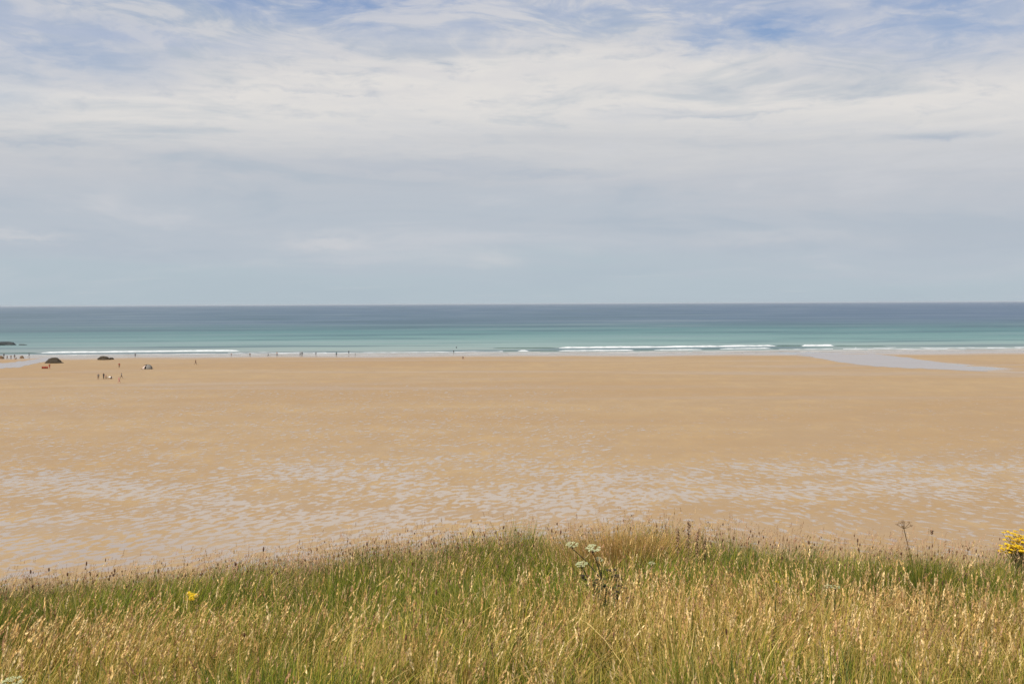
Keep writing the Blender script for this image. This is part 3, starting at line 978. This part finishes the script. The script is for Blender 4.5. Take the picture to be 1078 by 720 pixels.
xs = np.unique(np.concatenate([np.linspace(-160, -12, 40), np.linspace(-12, 12, 97), np.linspace(12, 160, 40)]))
ys = np.unique(np.concatenate([np.linspace(-60, 0, 20), np.linspace(0, 14, 57), np.linspace(14, 45, 40)]))
v, f = grid(xs, ys, bluff_z)
o = link('bluff', mesh_np('bluff', v, f), M_BLUFF)
tag(o, 'grassy headland edge falling away to the beach', 'bluff', kind='structure')


class Sward:
    """collects ribbons and spikelets in numpy blocks; builds ONE mesh"""
    def __init__(self):
        self.v = []; self.q = []; self.t = []; self.c = []; self.n = 0

    def _add(self, v, c, q=None, t=None):
        if q is not None and len(q): self.q.append(q + self.n)
        if t is not None and len(t): self.t.append(t + self.n)
        self.v.append(v); self.c.append(c); self.n += len(v)

    def ribbons(self, base, tip, bend, width, c0, c1, segs=3, taper=True):
        """curved flat blades: base -> tip (n,3), control point offset bend (n,3)"""
        n = len(base)
        mid = (base + tip) / 2 + bend
        ang = rng.uniform(0, math.pi, n)
        wd = np.stack([np.cos(ang), np.sin(ang), np.zeros(n)], -1) * width[:, None] / 2
        vs, cs = [], []
        for k in range(segs):
            t = k / segs
            p = (1 - t) ** 2 * base + 2 * t * (1 - t) * mid + t * t * tip
            ww = (1 - 0.55 * t ** 1.5) if taper else 1.0
            vs += [p - wd * ww, p + wd * ww]
            c = c0 * (1 - t) + c1 * t
            cs += [c, c]
        vs.append(tip); cs.append(c1)
        V = np.stack(vs, 1).reshape(-1, 3); C_ = np.stack(cs, 1).reshape(-1, 3)
        m = 2 * segs + 1
        b = (np.arange(n) * m)[:, None]
        q = np.concatenate([b + np.array([[2 * k, 2 * k + 1, 2 * k + 3, 2 * k + 2]]) for k in range(segs - 1)], 0) if segs > 1 else None
        t_ = b + np.array([[2 * segs - 2, 2 * segs - 1, 2 * segs]])
        self._add(V, C_, q, t_)

    def spikes(self, p, axis, length, spread, size, col, per=14, jitter=0.2, shape=0.5):
        """feathery heads: per small leaflets set round an axis. p = foot of the head"""
        n = len(p)
        a = axis / np.linalg.norm(axis, axis=1, keepdims=True)
        r = np.cross(a, np.array([0.31, 0.77, 0.55])); r /= np.linalg.norm(r, axis=1, keepdims=True)
        s = np.cross(a, r)
        for k in range(per):
            t = (k + rng.uniform(0, 1, n)) / per
            th = rng.uniform(0, 2 * math.pi, n)
            out = r * np.cos(th)[:, None] + s * np.sin(th)[:, None]
            rad = spread * (np.sin(math.pi * np.clip(t, 0.03, 1) ** shape) * 0.85 + 0.15)
            c = p + a * (length * t)[:, None] + out * (rad * 0.35)[:, None]
            d = a * 0.85 + out * (0.25 + 0.4 * (rad / np.maximum(spread, 1e-6)))[:, None]
            d /= np.linalg.norm(d, axis=1, keepdims=True)
            sd = np.cross(d, out) ; sd /= np.maximum(np.linalg.norm(sd, axis=1, keepdims=True), 1e-6)
            L = (size * rng.uniform(0.7, 1.3, n))[:, None]
            Wd = L * 0.20
            d[:] = d * 0.55 + a * 0.55
            V = np.stack([c, c + d * L * 0.45 + sd * Wd, c + d * L, c + d * L * 0.45 - sd * Wd], 1).reshape(-1, 3)
            cc = col * (1 + rng.uniform(-jitter, jitter, (n, 1)))
            self._add(V, np.repeat(cc, 4, 0), (np.arange(n) * 4)[:, None] + np.array([[0, 1, 2, 3]]))

    def ovals(self, p, axis, length, rad, col, rings=4, sides=5):
        """solid little seed heads (plantain)"""
        n = len(p)
        a = axis / np.linalg.norm(axis, axis=1, keepdims=True)
        r = np.cross(a, np.array([0.31, 0.77, 0.55])); r /= np.linalg.norm(r, axis=1, keepdims=True)
        s = np.cross(a, r)
        vs, cs = [], []
        for i in range(rings + 1):
            t = i / rings
            rr = rad * (0.25 + 0.75 * math.sin(math.pi * (0.08 + 0.86 * t)))
            for j in range(sides):
                th = 2 * math.pi * j / sides
                vs.append(p + a * (length * t)[:, None] + (r * math.cos(th) + s * math.sin(th)) * rr[:, None]); cs.append(col)
        V = np.stack(vs, 1).reshape(-1, 3); C_ = np.stack(cs, 1).reshape(-1, 3)
        m = (rings + 1) * sides
        b = (np.arange(n) * m)[:, None]
        q = [b + np.array([[i * sides + j, i * sides + (j + 1) % sides, (i + 1) * sides + (j + 1) % sides, (i + 1) * sides + j]]) for i in range(rings) for j in range(sides)]
        self._add(V, C_, np.concatenate(q, 0))

    def mesh(self, name):
        return mesh_np(name, np.concatenate(self.v), np.concatenate(self.q) if self.q else None, np.concatenate(self.t) if self.t else None, np.concatenate(self.c), smooth=False)


def scatter(density, y0, y1, margin=2.0, prob=None):
    area = sum((2 * (0.515 * y + margin)) * 0.1 for y in np.arange(y0, y1, 0.1))
    n = int(density * area * 1.9)
    Y = rng.uniform(y0, y1, n)
    X = rng.uniform(-(0.515 * y1 + margin), (0.515 * y1 + margin), n)
    k = np.abs(X) < 0.515 * Y + margin
    X, Y = X[k], Y[k]
    n2 = int(density * area)
    X, Y = X[:n2], Y[:n2]
    if prob is not None:
        k = rng.random(len(X)) < prob(X, Y)
        X, Y = X[k], Y[k]
    return X, Y


def pal(cols, n, w=None):
    cols = np.array(cols)
    i = rng.choice(len(cols), n, p=w)
    return cols[i] * rng.uniform(0.75, 1.25, (n, 1))


def blob(X, Y, cx_, cy_, rx, ry):
    return np.exp(-((X - cx_) / rx) ** 2 - ((Y - cy_) / ry) ** 2)


def fog(X, Y):
    """share of pale seeding grass in the sward, 0..1"""
    near = np.clip((7.2 - Y) / 1.6, 0, 1)
    f_ = near * (0.05 + 1.15 * fbm(X, Y, 1.1, 2.0) ** 1.4) + 0.95 * blob(X, Y, 0.95, 6.4, 1.0, 1.0) + 0.55 * blob(X, Y, 2.9, 5.9, 1.4, 0.8) + 0.5 * blob(X, Y, -2.0, 5.4, 1.2, 0.8)
    f_ = f_ * np.clip((8.6 - Y) / 2.2, 0.15, 1) * (0.55 + 0.9 * fbm(X, Y, 0.6, 41.0))
    f_ = f_ - 0.35 * blob(X, Y, -2.6, 7.3, 2.6, 0.7) - 0.45 * blob(X, Y, -1.1, 4.6, 0.5, 0.6) - 0.35 * blob(X, Y, 1.9, 7.4, 1.0, 0.6) - 0.4 * blob(X, Y, -3.2, 6.5, 0.6, 0.5)
    return np.clip(f_, 0.03, 1)


def lean(n, amt, wind=0.28, X=None, Y=None):
    a = rng.uniform(0, 2 * math.pi, n)
    r = np.abs(rng.normal(0, amt, n))
    L = np.stack([r * np.cos(a) + wind, r * np.sin(a), np.zeros(n)], -1)
    if X is not None:                       # clumps lean together
        L[:, 0] += (vnoise(X, Y, 0.45, 21.0) - 0.5) * 0.40
        L[:, 1] += (vnoise(X, Y, 0.45, 23.0) - 0.5) * 0.40
    return L


GREEN = [(0.110, 0.160, 0.021), (0.052, 0.092, 0.014), (0.190, 0.230, 0.032), (0.112, 0.148, 0.045), (0.36, 0.335, 0.052)]
STRAW = [(0.68, 0.48, 0.15), (0.57, 0.38, 0.105), (0.76, 0.57, 0.22), (0.46, 0.38, 0.075)]


def clear(X, Y):
    """trampled gap round the tall hogweed"""
    return 1 - 0.72 * np.exp(-((X - 0.46) / 0.19) ** 2 - ((Y - 4.75) / 0.45) ** 2) - 0.55 * np.exp(-((X - TUFT[0]) / 0.30) ** 2 - ((Y - TUFT[1] + 0.25) / 0.40) ** 2)

TUFT = (0.97, 9.0)
sw = Sward()
# 1. leaves
X, Y = scatter(5200, 3.2, 11.8)
n = len(X)
g = bluff_z(X, Y)
base = np.stack([X, Y, g - 0.02], -1)
ln = lean(n, 0.36, 0.04, X, Y)
hgt = (rng.gamma(9, SW / 9.0, n) * (0.70 + 0.6 * fbm(X, Y, 0.7, 6.0)) * 0.95).clip(0.06, 0.50) * clear(X, Y)
tip = base + ln * hgt[:, None] + np.array([0, 0, 1]) * hgt[:, None]
bend = -ln * hgt[:, None] * 0.45 + np.array([0, 0, 0.20]) * hgt[:, None]
clump = np.clip(vnoise(X, Y, 0.20, 31.0) * 1.2 + 0.3 * vnoise(X, Y, 0.6, 33.0), 0.15, 1.4)
tip[:, 2] = base[:, 2] + (tip[:, 2] - base[:, 2]) * (0.48 + 0.58 * clump)
dry = np.clip(0.08 + 0.66 * fog(X, Y) + 0.45 * (fbm(X, Y, 0.8, 9.0) - 0.5) - 0.10 * (Y > 7.5), 0.06, 0.70)
isdry = rng.random(n) < dry
c0 = pal(GREEN, n, [.28, .24, .22, .16, .10]); cd = pal(STRAW, n)
warm = fbm(X, Y, 1.5, 4.0)[:, None]
c0 = c0 * (0.55 + 0.95 * warm) * np.array([1.0, 1.0, 1.0])
c0 = np.where(isdry[:, None], cd * 0.8, c0)
c1 = np.where(isdry[:, None], cd * 1.1, c0 * np.array([1.45, 1.2, 1.0]))
width = rng.uniform(0.0024, 0.0058, n) * (0.8 + 0.03 * Y)
sw.ribbons(base, tip, bend, width, c0, c1, 3)
o = link('grass', sw.mesh('grass'), M_BLADE)
tag(o, 'long green and straw coloured grass covering the headland', 'grass', kind='stuff')

# 2. pale feathery heads on straw stalks (foreground), fine pinkish heads (brow)
sd = Sward()
X, Y = scatter(330, 3.2, 9.6, prob=lambda X, Y: (0.07 + 0.93 * fog(X, Y) ** 1.4) * clear(X, Y) ** 3)
n = len(X)
base = np.stack([X, Y, bluff_z(X, Y) - 0.02], -1)
ln = lean(n, 0.18, 0.07, X, Y)
ln[:, 0] += 0.07 * np.clip(-X / 2.5, -0.4, 1)
hgt = rng.normal(0.40, 0.075, n).clip(0.2, 0.62)
foot = base + ln * hgt[:, None] + np.array([0, 0, 1]) * hgt[:, None]
bend = -ln * hgt[:, None] * 0.3
col = pal(STRAW, n)
sd.ribbons(base, foot, bend, np.full(n, 0.0030), col * 0.85, col, 3, False)
ax = ln * 1.9 + np.array([0, 0, 1]) * 1.0 + rng.normal(0, 0.10, (n, 3))
hl = rng.normal(0.078, 0.020, n).clip(0.03, 0.13)
hc = pal([(0.76, 0.54, 0.23), (0.64, 0.42, 0.16), (0.84, 0.64, 0.33), (0.54, 0.34, 0.13), (0.44, 0.26, 0.13)], n, [.3, .27, .20, .15, .08])
sd.spikes(foot - 0.1 * hl[:, None] * ax, ax, hl, np.full(n, 0.0040), np.full(n, 0.0165), hc, 13, 0.35)

# bent and broken straw lying through the sward
X, Y = scatter(150, 3.2, 10.5)
n = len(X)
base = np.stack([X, Y, bluff_z(X, Y) + rng.uniform(0.02, 0.2, n)], -1)
a_ = rng.uniform(0, 2 * math.pi, n); l_ = rng.uniform(0.12, 0.34, n)
tip = base + np.stack([np.cos(a_) * l_, np.sin(a_) * l_, rng.uniform(0.0, 0.20, n)], -1)
col = pal(STRAW, n)
sd.ribbons(base, tip, np.stack([np.zeros(n), np.zeros(n), rng.uniform(0.0, 0.10, n)], -1), rng.uniform(0.003, 0.006, n), col, col, 3, False)

# slim heads everywhere
X, Y = scatter(330, 3.2, 11.2, prob=lambda X, Y: np.clip(0.14 + (Y - 7.6) / 1.8, 0.14, 1) * clear(X, Y) ** 2)
n = len(X)
base = np.stack([X, Y, bluff_z(X, Y) - 0.02], -1)
ln = lean(n, 0.16, 0.10, X, Y)
hgt = (rng.normal(0.39, 0.10, n) * (0.80 + 0.4 * fbm(X, Y, 0.9, 12.0))).clip(0.18, 0.66)
foot = base + ln * hgt[:, None] + np.array([0, 0, 1]) * hgt[:, None]
brow = np.clip((Y - 7.5) / 2.0, 0, 1)[:, None]
col = pal([(0.52, 0.38, 0.18), (0.36, 0.30, 0.12), (0.46, 0.31, 0.17)], n)
sd.ribbons(base, foot, -ln * hgt[:, None] * 0.3, np.full(n, 0.0026), col, col, 2, False)
ax = ln * 1.5 + np.array([0, 0, 1]) + rng.normal(0, 0.08, (n, 3))
hc = pal([(0.70, 0.48, 0.26), (0.60, 0.36, 0.20), (0.64, 0.37, 0.23), (0.38, 0.22, 0.12)], n)
sd.spikes(foot, ax, rng.normal(0.055, 0.014, n).clip(0.02, 0.1), np.full(n, 0.008), np.full(n, 0.011), hc, 11)
# small brown plantain and rush heads in the sward
X, Y = scatter(52, 4.0, 11.0, prob=lambda X, Y: np.clip(0.05 + (Y - 8.0) / 2.0 + 0.8 * (fbm(X, Y, 1.0, 15.0) - 0.5), 0.03, 1))
n = len(X)
base = np.stack([X, Y, bluff_z(X, Y) - 0.02], -1)
ln = lean(n, 0.12, 0.08)
hgt = rng.normal(0.40, 0.07, n).clip(0.25, 0.60)
foot = base + ln * hgt[:, None] + np.array([0, 0, 1]) * hgt[:, None]
col = pal([(0.16, 0.15, 0.06), (0.22, 0.16, 0.08)], n)
sd.ribbons(base, foot, -ln * hgt[:, None] * 0.2, np.full(n, 0.003), col, col, 2, False)
hc = pal([(0.13, 0.066, 0.038), (0.20, 0.10, 0.058), (0.26, 0.14, 0.08)], n)
sd.ovals(foot, ln * 0.8 + np.array([0, 0, 1]), rng.uniform(0.016, 0.034, n), rng.uniform(0.0045, 0.0075, n), hc)
o = link('seeding_grass', sd.mesh('seeding_grass'), M_SEED)
tag(o, 'pale feathery seed heads standing above the headland grass', 'grass', kind='stuff')


# ------------------------------------------------------------------ plants that stand out
def on_bluff(px, py, hgt):
    """foot of a plant of height hgt whose top shows at a place of the photograph: walk out along the sight line"""
    d = ray(px, py)
    best = None
    for yy in np.arange(3.6, 10.6, 0.02):
        t = yy / d.y
        p = Vector((d.x * t, yy, H + d.z * t))
        gz = float(bluff_z(np.array([p.x]), np.array([p.y]))[0])
        if p.z - gz <= hgt:
            return Vector((p.x, p.y, gz))
        best = Vector((p.x, p.y, gz))
    return best


def stand(px, py, yy=9.7):
    """foot and needed height of a plant standing at distance yy whose top shows at a place of the photograph"""
    d = ray(px, py); t = yy / d.y
    x_ = d.x * t
    gz = float(bluff_z(np.array([x_]), np.array([yy]))[0])
    return Vector((x_, yy, gz)), H + d.z * t - gz


def tint_obj(name, sw_, parent=None, loc=(0, 0, 0), m=None):
    return link(name, sw_.mesh(name), m or M_PLANT, parent, loc)


def stem(sw_, a, b, r0, r1, col, bow=0.0, sides=5, segs=6):
    """round tapering stalk"""
    a = Vector(a); b = Vector(b)
    ax_ = (b - a).normalized()
    r = ax_.orthogonal().normalized(); s = ax_.cross(r)
    vs = []
    for k in range(segs + 1):
        t = k / segs
        c = a.lerp(b, t) + r * bow * math.sin(math.pi * t)
        rr = r0 + (r1 - r0) * t
        for j in range(sides):
            th = 2 * math.pi * j / sides
            vs.append(c + (r * math.cos(th) + s * math.sin(th)) * rr)
    q = [(k * sides + j, k * sides + (j + 1) % sides, (k + 1) * sides + (j + 1) % sides, (k + 1) * sides + j) for k in range(segs) for j in range(sides)]
    sw_._add(np.array(vs), np.tile(np.array(col), (len(vs), 1)) * rng.uniform(0.85, 1.15, (len(vs), 1)), np.array(q))


def florets(sw_, c, normal, rad, n, size, cols, dome_=0.25):
    """a flat-topped head of many small florets"""
    nrm = Vector(normal).normalized(); r = nrm.orthogonal().normalized(); s = nrm.cross(r)
    R_ = np.array(r); S_ = np.array(s); N_ = np.array(nrm)
    cols = np.array(cols)
    q = np.sqrt(rng.random(n)) * rad; th = rng.uniform(0, 2 * math.pi, n)
    P = np.array(c) + np.outer(q * np.cos(th), R_) + np.outer(q * np.sin(th), S_) + np.outer(rad * dome_ * (1 - (q / rad) ** 2) + rng.normal(0, rad * 0.05, n), N_)
    for k in range(5):
        a = 2 * math.pi * k / 5 + rng.uniform(0, 1, n)
        d = np.outer(np.cos(a), R_) + np.outer(np.sin(a), S_) + np.outer(rng.uniform(-0.1, 0.45, n), N_)
        sd_ = np.outer(-np.sin(a), R_) + np.outer(np.cos(a), S_)
        L = (size * rng.uniform(0.7, 1.2, n))[:, None]
        V = np.stack([P, P + d * L * 0.6 + sd_ * L * 0.35, P + d * L, P + d * L * 0.6 - sd_ * L * 0.35], 1).reshape(-1, 3)
        cc = cols[rng.choice(len(cols), n)] * rng.uniform(0.85, 1.12, (n, 1))
        sw_._add(V, np.repeat(cc, 4, 0), (np.arange(n) * 4)[:, None] + np.array([[0, 1, 2, 3]]))


def leaf(sw_, a, d, L, wd, col):
    d = Vector(d).normalized(); sd_ = d.cross(Vector((0, 0, 1))).normalized()
    a = Vector(a)
    vs, q = [], []
    for k in range(6):
        t = k / 5
        ww = wd * (math.sin(math.pi * min(0.97, 0.06 + t * 0.92)) ** 0.8)
        c = a + d * L * t - Vector((0, 0, 1)) * L * 0.3 * t * t
        vs += [c - sd_ * ww, c + Vector((0, 0, -ww * 0.25)), c + sd_ * ww]
    for k in range(5):
        q += [(k * 3, k * 3 + 1, k * 3 + 4, k * 3 + 3), (k * 3 + 1, k * 3 + 2, k * 3 + 5, k * 3 + 4)]
    sw_._add(np.array([tuple(x) for x in vs]), np.tile(np.array(col), (len(vs), 1)) * rng.uniform(0.85, 1.2), np.array(q))


WHITE = [(0.66, 0.68, 0.38), (0.54, 0.58, 0.25), (0.74, 0.75, 0.52)]
YELLOW = [(0.88, 0.62, 0.02), (0.92, 0.70, 0.03), (0.80, 0.52, 0.02)]
STEMG = (0.075, 0.085, 0.035)
STEMD = (0.055, 0.050, 0.030)


def umbel(parent, root, top, rad, normal=(0, 0, 1), nray=13, cols=WHITE, fl=16, stemcol=STEMG, r0=.004, ray_r=.0012):
    """one umbel: stalk, spokes and florets as two parts"""
    st = Sward()
    nrm = Vector(normal).normalized()
    hub = Vector(top) - nrm * rad * 0.9
    stem(st, root, hub, r0, r0 * 0.65, stemcol, 0.012)
    hd = Sward()
    rr = nrm.orthogonal().normalized(); ss_ = nrm.cross(rr)
    for k in range(nray):
        q = 0.0 if k == 0 else rad * (0.55 if k % 3 == 0 else 0.85) * random.uniform(0.85, 1.12)
        th = k * 2.4
        e = Vector(top) + (rr * math.cos(th) + ss_ * math.sin(th)) * q - nrm * (q / rad) ** 2 * rad * 0.25
        stem(st, hub, e, ray_r, ray_r * .7, stemcol, 0.003, 4, 3)
        florets(hd, e, nrm, rad * 0.27, fl, rad * 0.085, cols)
    a = tint_obj('stem', st, parent)
    b = tint_obj('umbel', hd, parent)
    return a, b


# hogweed in the middle
F0 = on_bluff(636, 660, 0.16)
plant = empty('hogweed', F0)
tag(plant, 'tall white flowering hogweed with four flat umbels on branching dark stems', 'wildflower')
yp = F0.y


def loc_of(px, py, y):
    d = ray(px, py); t = y / d.y
    return Vector((d.x * t, y, H + d.z * t)) - F0


main = loc_of(635, 640, yp)
sm = Sward()
stem(sm, (0, 0, -0.02), main, .0075, .006, STEMD)
k1 = loc_of(633, 610, yp)
stem(sm, main, k1, .0058, .0042, STEMD, 0.01)
tint_obj('stem', sm, plant)
for (px, py, rad, nm, root, dyy) in [(624, 576, .047, (0.0, -.35, 1), k1, -.02), (602, 572, .040, (-.1, -.2, 1), k1, .06), (612, 592.5, .040, (-.15, -.15, 1), main, -.05),
                                     (631, 588, .026, (.2, -.3, 1), k1, .03)]:
    umbel(plant, root, loc_of(px, py, yp + dyy), rad, nm, stemcol=STEMD, r0=.0042)
lf = Sward()
for k in range(170):
    t = random.random() ** 0.8
    a = Vector((0, 0, 0.05)).lerp(k1, t) + Vector((random.gauss(.015, .03), random.gauss(0, .03), random.uniform(-.03, .04)))
    th = random.uniform(0, 6.28)
    leaf(lf, a, (math.cos(th), math.sin(th), random.uniform(-.2, .9)), random.uniform(.03, .075), random.uniform(.005, .013), (0.034, 0.058, 0.017) if k % 3 else (0.075, .11, .030))
tint_obj('foliage', lf, plant)
# its dried neighbours on the same clump
for (px, py) in [(650, 606), (655, 618), (644, 600), (660, 628), (648, 626), (622, 612), (641, 618), (616, 604)]:
    e = loc_of(px, py, yp + random.uniform(-.05, .1))
    dk = Sward()
    stem(dk, main * 0.6, e, .003, .0016, STEMD, 0.02)
    for q in range(7):
        florets(dk, e + Vector((random.uniform(-.03, .03), random.uniform(-.03, .03), random.uniform(-.05, .01))), (0, -.3, 1), .010, 7, .009, [(0.07, .05, .03), (.11, .075, .04), (.06, .065, .03)])
    tint_obj('dry_umbel', dk, plant)


def single_umbel(px, py, hgt, rad, label, normal=(0, -.2, 1), name='wild_carrot', cols=WHITE, lean_=(0.02, 0, 0), stemcol=STEMG, fl=16, nray=11, r0=.0035):
    d0 = on_bluff(px, py, hgt)
    if name == 'dried_hogweed':
        d0, hgt = stand(px, py, 9.5)
    e = empty(name, d0)
    tag(e, label, 'wildflower')
    umbel(e, (-lean_[0], 0, -.02), (lean_[0], 0, hgt), rad, normal, nray, cols, fl, stemcol, r0, .0032 if name == 'dried_hogweed' else .0012)
    lv = Sward()
    for k in range(7):
        th = k * 0.9
        leaf(lv, (0, 0, hgt * random.uniform(.05, .55)), (math.cos(th), math.sin(th), .8), random.uniform(.04, .08), .007, (0.06, 0.085, 0.03))
    tint_obj('foliage', lv, e)
    return e


single_umbel(683, 592, .40, .026, 'small white umbel flower standing alone to the right of the tall hogweed')
single_umbel(6, 716, .46, .042, 'large white umbel flower at the lower left corner of the meadow')
single_umbel(868, 616.5, .52, .022, 'small white flower in green grass, left one of a close pair', name='daisy', nray=6)
single_umbel(876, 617.5, .51, .024, 'small white flower in green grass, right one of a close pair', name='daisy', nray=6)
single_umbel(814, 612, .52, .013, 'tiny yellow flower in the green grass left of the pair of white ones', name='hawkbit', cols=YELLOW, nray=10)

# dried umbel against the sand
single_umbel(960, 550, .62, .072, 'dried brown umbel on a tall leaning stalk against the sand', (-.1, -.3, 1), 'dried_hogweed',
             [(0.17, .10, .05), (.24, .145, .07)], (-0.075, 0, 0), (0.24, .16, .075), 14, 7, .006)
F0, KH = stand(980, 559, 9.6)
e = empty('knapweed', F0)
tag(e, 'dark thistle-like bud on a thin stalk right of the dried umbel', 'wildflower')
st = Sward(); stem(st, (0, 0, -.02), (0.01, 0, KH - .02), .0026, .0012, (0.30, .21, .12), .015); tint_obj('stem', st, e)
st = Sward(); st.ovals(np.array([[0.01, 0, KH - .03]]), np.array([[0, 0, 1.]]), np.array([.030]), np.array([.013]), np.array([[.07, .045, .03]]), 5, 7)
florets(st, (0.01, 0, KH + .002), (0, 0, 1), .012, 16, .012, [(.10, .05, .045), (.13, .08, .05)]); tint_obj('bud', st, e)

# dock stalks
for (px, py, hgt, lab) in [(725, 547, .66, 'tallest dark brown dock stalk rising over the brow right of the golden tuft'), (714, 556, .58, 'dark brown dock stalk just left of the tallest one'),
                           (734, 560, .56, 'dark brown dock stalk just right of the tallest one'), (742, 566, .50, 'short dark dock stalk, rightmost of the four on the brow')]:
    F0 = on_bluff(px, py, hgt)
    e = empty('dock', F0)
    tag(e, lab, 'dock plant', 'dock stalks on the brow')
    st = Sward(); stem(st, (-.02, 0, -.02), (0.0, 0, hgt), .004, .0015, (0.24, .14, .075), .01); tint_obj('stem', st, e)
    hd = Sward()
    for k in range(22):
        t = 0.62 + 0.38 * k / 22
        th = k * 2.4
        q = .011 * (1.2 - t) * 2.0
        a = Vector((-.02 * (1 - t), 0, hgt * t))
        florets(hd, a + Vector((math.cos(th) * q, math.sin(th) * q, 0)), (math.cos(th), math.sin(th), .6), .0065, 8, .008, [(.30, .18, .10), (.36, .23, .13), (.19, .11, .06)])
    tint_obj('seed_head', hd, e)

# ragwort on the right
def ragwort(px, py, hgt, wid, nst, label, nfl=34, seed=0):
    random.seed(100 + seed)
    F0 = on_bluff(px, py, hgt)
    if nst > 5:
        F0, hgt = stand(px, py, 9.3)
    e = empty('ragwort', F0)
    tag(e, label, 'wildflower')
    lv = Sward()
    for k in range(nst):
        st = Sward()
        bx_ = random.uniform(-.5, .5) * wid * 0.6; by_ = random.uniform(-.08, .08)
        tx = bx_ * 1.6 + random.uniform(-.06, .06); th_ = hgt * (1.0 - 0.75 * abs(tx / wid) ** 1.5 * random.uniform(.5, 1.0)) * random.uniform(.80, 1.0)
        top = Vector((tx, by_ * 1.5, th_))
        knee = Vector((bx_ * 1.1, by_, th_ * .62))
        stem(st, (bx_, by_, -.02), knee, .005, .004, (0.15, .17, .06), .006)
        hd = Sward()
        for q in range(nfl // 4):
            c = top + Vector((random.gauss(0, .040 if nst > 5 else .024), random.gauss(0, .04 if nst > 5 else .018), random.gauss(0, .018 if nst > 5 else .010)))
            stem(st, knee, c, .0018, .001, (0.11, .125, .045), .008, 4, 4)
            florets(hd, c, (random.gauss(0, .25), -.25 + random.gauss(0, .2), 1), .0105, 9, .0095, YELLOW, .3)
            florets(hd, c + Vector((0.018, -.006, -.004)), (random.gauss(0, .25), -.25, 1), .010, 8, .009, YELLOW, .3)
        tint_obj('stem', st, e)
        tint_obj('flower_head', hd, e)
        for q in range(14):
            t = random.uniform(.15, .95)
            a = Vector((bx_, by_, 0)).lerp(knee, t)
            th = random.uniform(0, 6.28)
            leaf(lv, a, (math.cos(th), math.sin(th), .5), random.uniform(.035, .07), .008, (0.12, .16, .045))
    tint_obj('foliage', lv, e)


ragwort(1086, 555, .58, .40, 24, 'bushy yellow ragwort in bloom on the brow, much the larger one', 44, 1)
ragwort(214, 603, .50, .15, 2, 'small yellow ragwort sprig in the grass on the left slope', 24, 2)

# golden tuft on the brow
tf = Sward()
F0 = on_bluff(652, 568, .46)
n = 6000
rr = rng.normal(0, 1, (n, 2)) * np.array([.18, .13])
X = F0.x + rr[:, 0]; Y = F0.y + rr[:, 1]
base = np.stack([rr[:, 0], rr[:, 1], bluff_z(X, Y) - F0.z - .02], -1)
ln = np.stack([rr[:, 0] * 1.5 + 0.05 + rng.normal(0, .12, n), rr[:, 1] * 1.2 + rng.normal(0, .12, n), np.zeros(n)], -1)
hgt = rng.normal(.46, .085, n).clip(.16, .68)
tip = base + (ln + np.array([0, 0, 1])) * hgt[:, None]
cc = pal([(0.50, .31, .10), (.42, .25, .085), (.56, .38, .15), (.28, .20, .06), (.20, .17, .05)], n)
tf.ribbons(base, tip, -ln * hgt[:, None] * .3, np.full(n, .0042), cc * 1.15, cc * 1.3, 3)
i = rng.choice(n, 700, replace=False)
tf.spikes(tip[i] - np.array([0, 0, .03]), (ln + np.array([0, 0, 1.]))[i], np.full(700, .055), np.full(700, .005), np.full(700, .012), cc[i] * 1.35, 8)
o = tint_obj('grass_tuft', tf, None, F0, M_SEED)
tag(o, 'dense tuft of dry golden grass on the brow behind the hogweed', 'grass tuft')

# plantains that stand clear of the grass along the brow
random.seed(5)
protos = []
for k in range(3):
    st = Sward(); hh = (.50, .57, .46)[k]
    stem(st, (0, 0, -.02), ((.02, -.03, .05)[k], 0, hh), .0017, .0012, (0.20, .15, .075), .012)
    sm_ = st.mesh('stem')
    hd = Sward(); hd.ovals(np.array([[(.02, -.03, .05)[k], 0, hh - .004]]), np.array([[.12, 0, 1.]]), np.array([.036, .042, .030])[k:k + 1], np.array([.0080]), np.array([[.17, .085, .05]]), 5, 7)
    hm_ = hd.mesh('seed_head')
    sm_.materials.append(M_PLANT); hm_.materials.append(M_PLANT)
    protos.append((sm_, hm_))
spots = [(38, 596), (50, 594), (88, 590), (97, 601), (122, 598), (171, 599), (190, 602), (276, 574), (283, 590), (312, 588), (326, 578), (352, 583), (390, 570), (396, 580), (428, 578), (440, 584),
         (463, 568), (486, 575), (507, 560), (527, 552), (534, 566), (548, 560), (585, 556), (592, 557), (688, 556), (700, 553), (752, 560), (760, 566), (772, 563), (790, 570), (876, 564), (900, 566),
         (816, 573), (855, 575), (852, 568), (911, 575), (930, 578), (1001, 577), (1030, 577), (1012, 583), (70, 602), (150, 604), (230, 592), (250, 590), (372, 580), (415, 583), (837, 577), (945, 580)]
for (px, py) in spots:
    k = random.randrange(3); hh = (.50, .57, .46)[k]
    d0, need = stand(px + random.uniform(-2, 2), py, random.uniform(8.7, 9.9))
    e = empty('plantain', d0)
    e.scale = (1.0, 1.0, max(.6, (need) / (hh + .04)))
    e.rotation_euler.z = random.uniform(0, 6.28)
    tag(e, 'ribwort plantain with small brown head standing above the grass along the brow', 'plantain', 'plantains standing along the brow')
    for nm, me in zip(('stem', 'seed_head'), protos[k]):
        c = bpy.data.objects.new(nm, me)
        COL.objects.link(c); c.parent = e
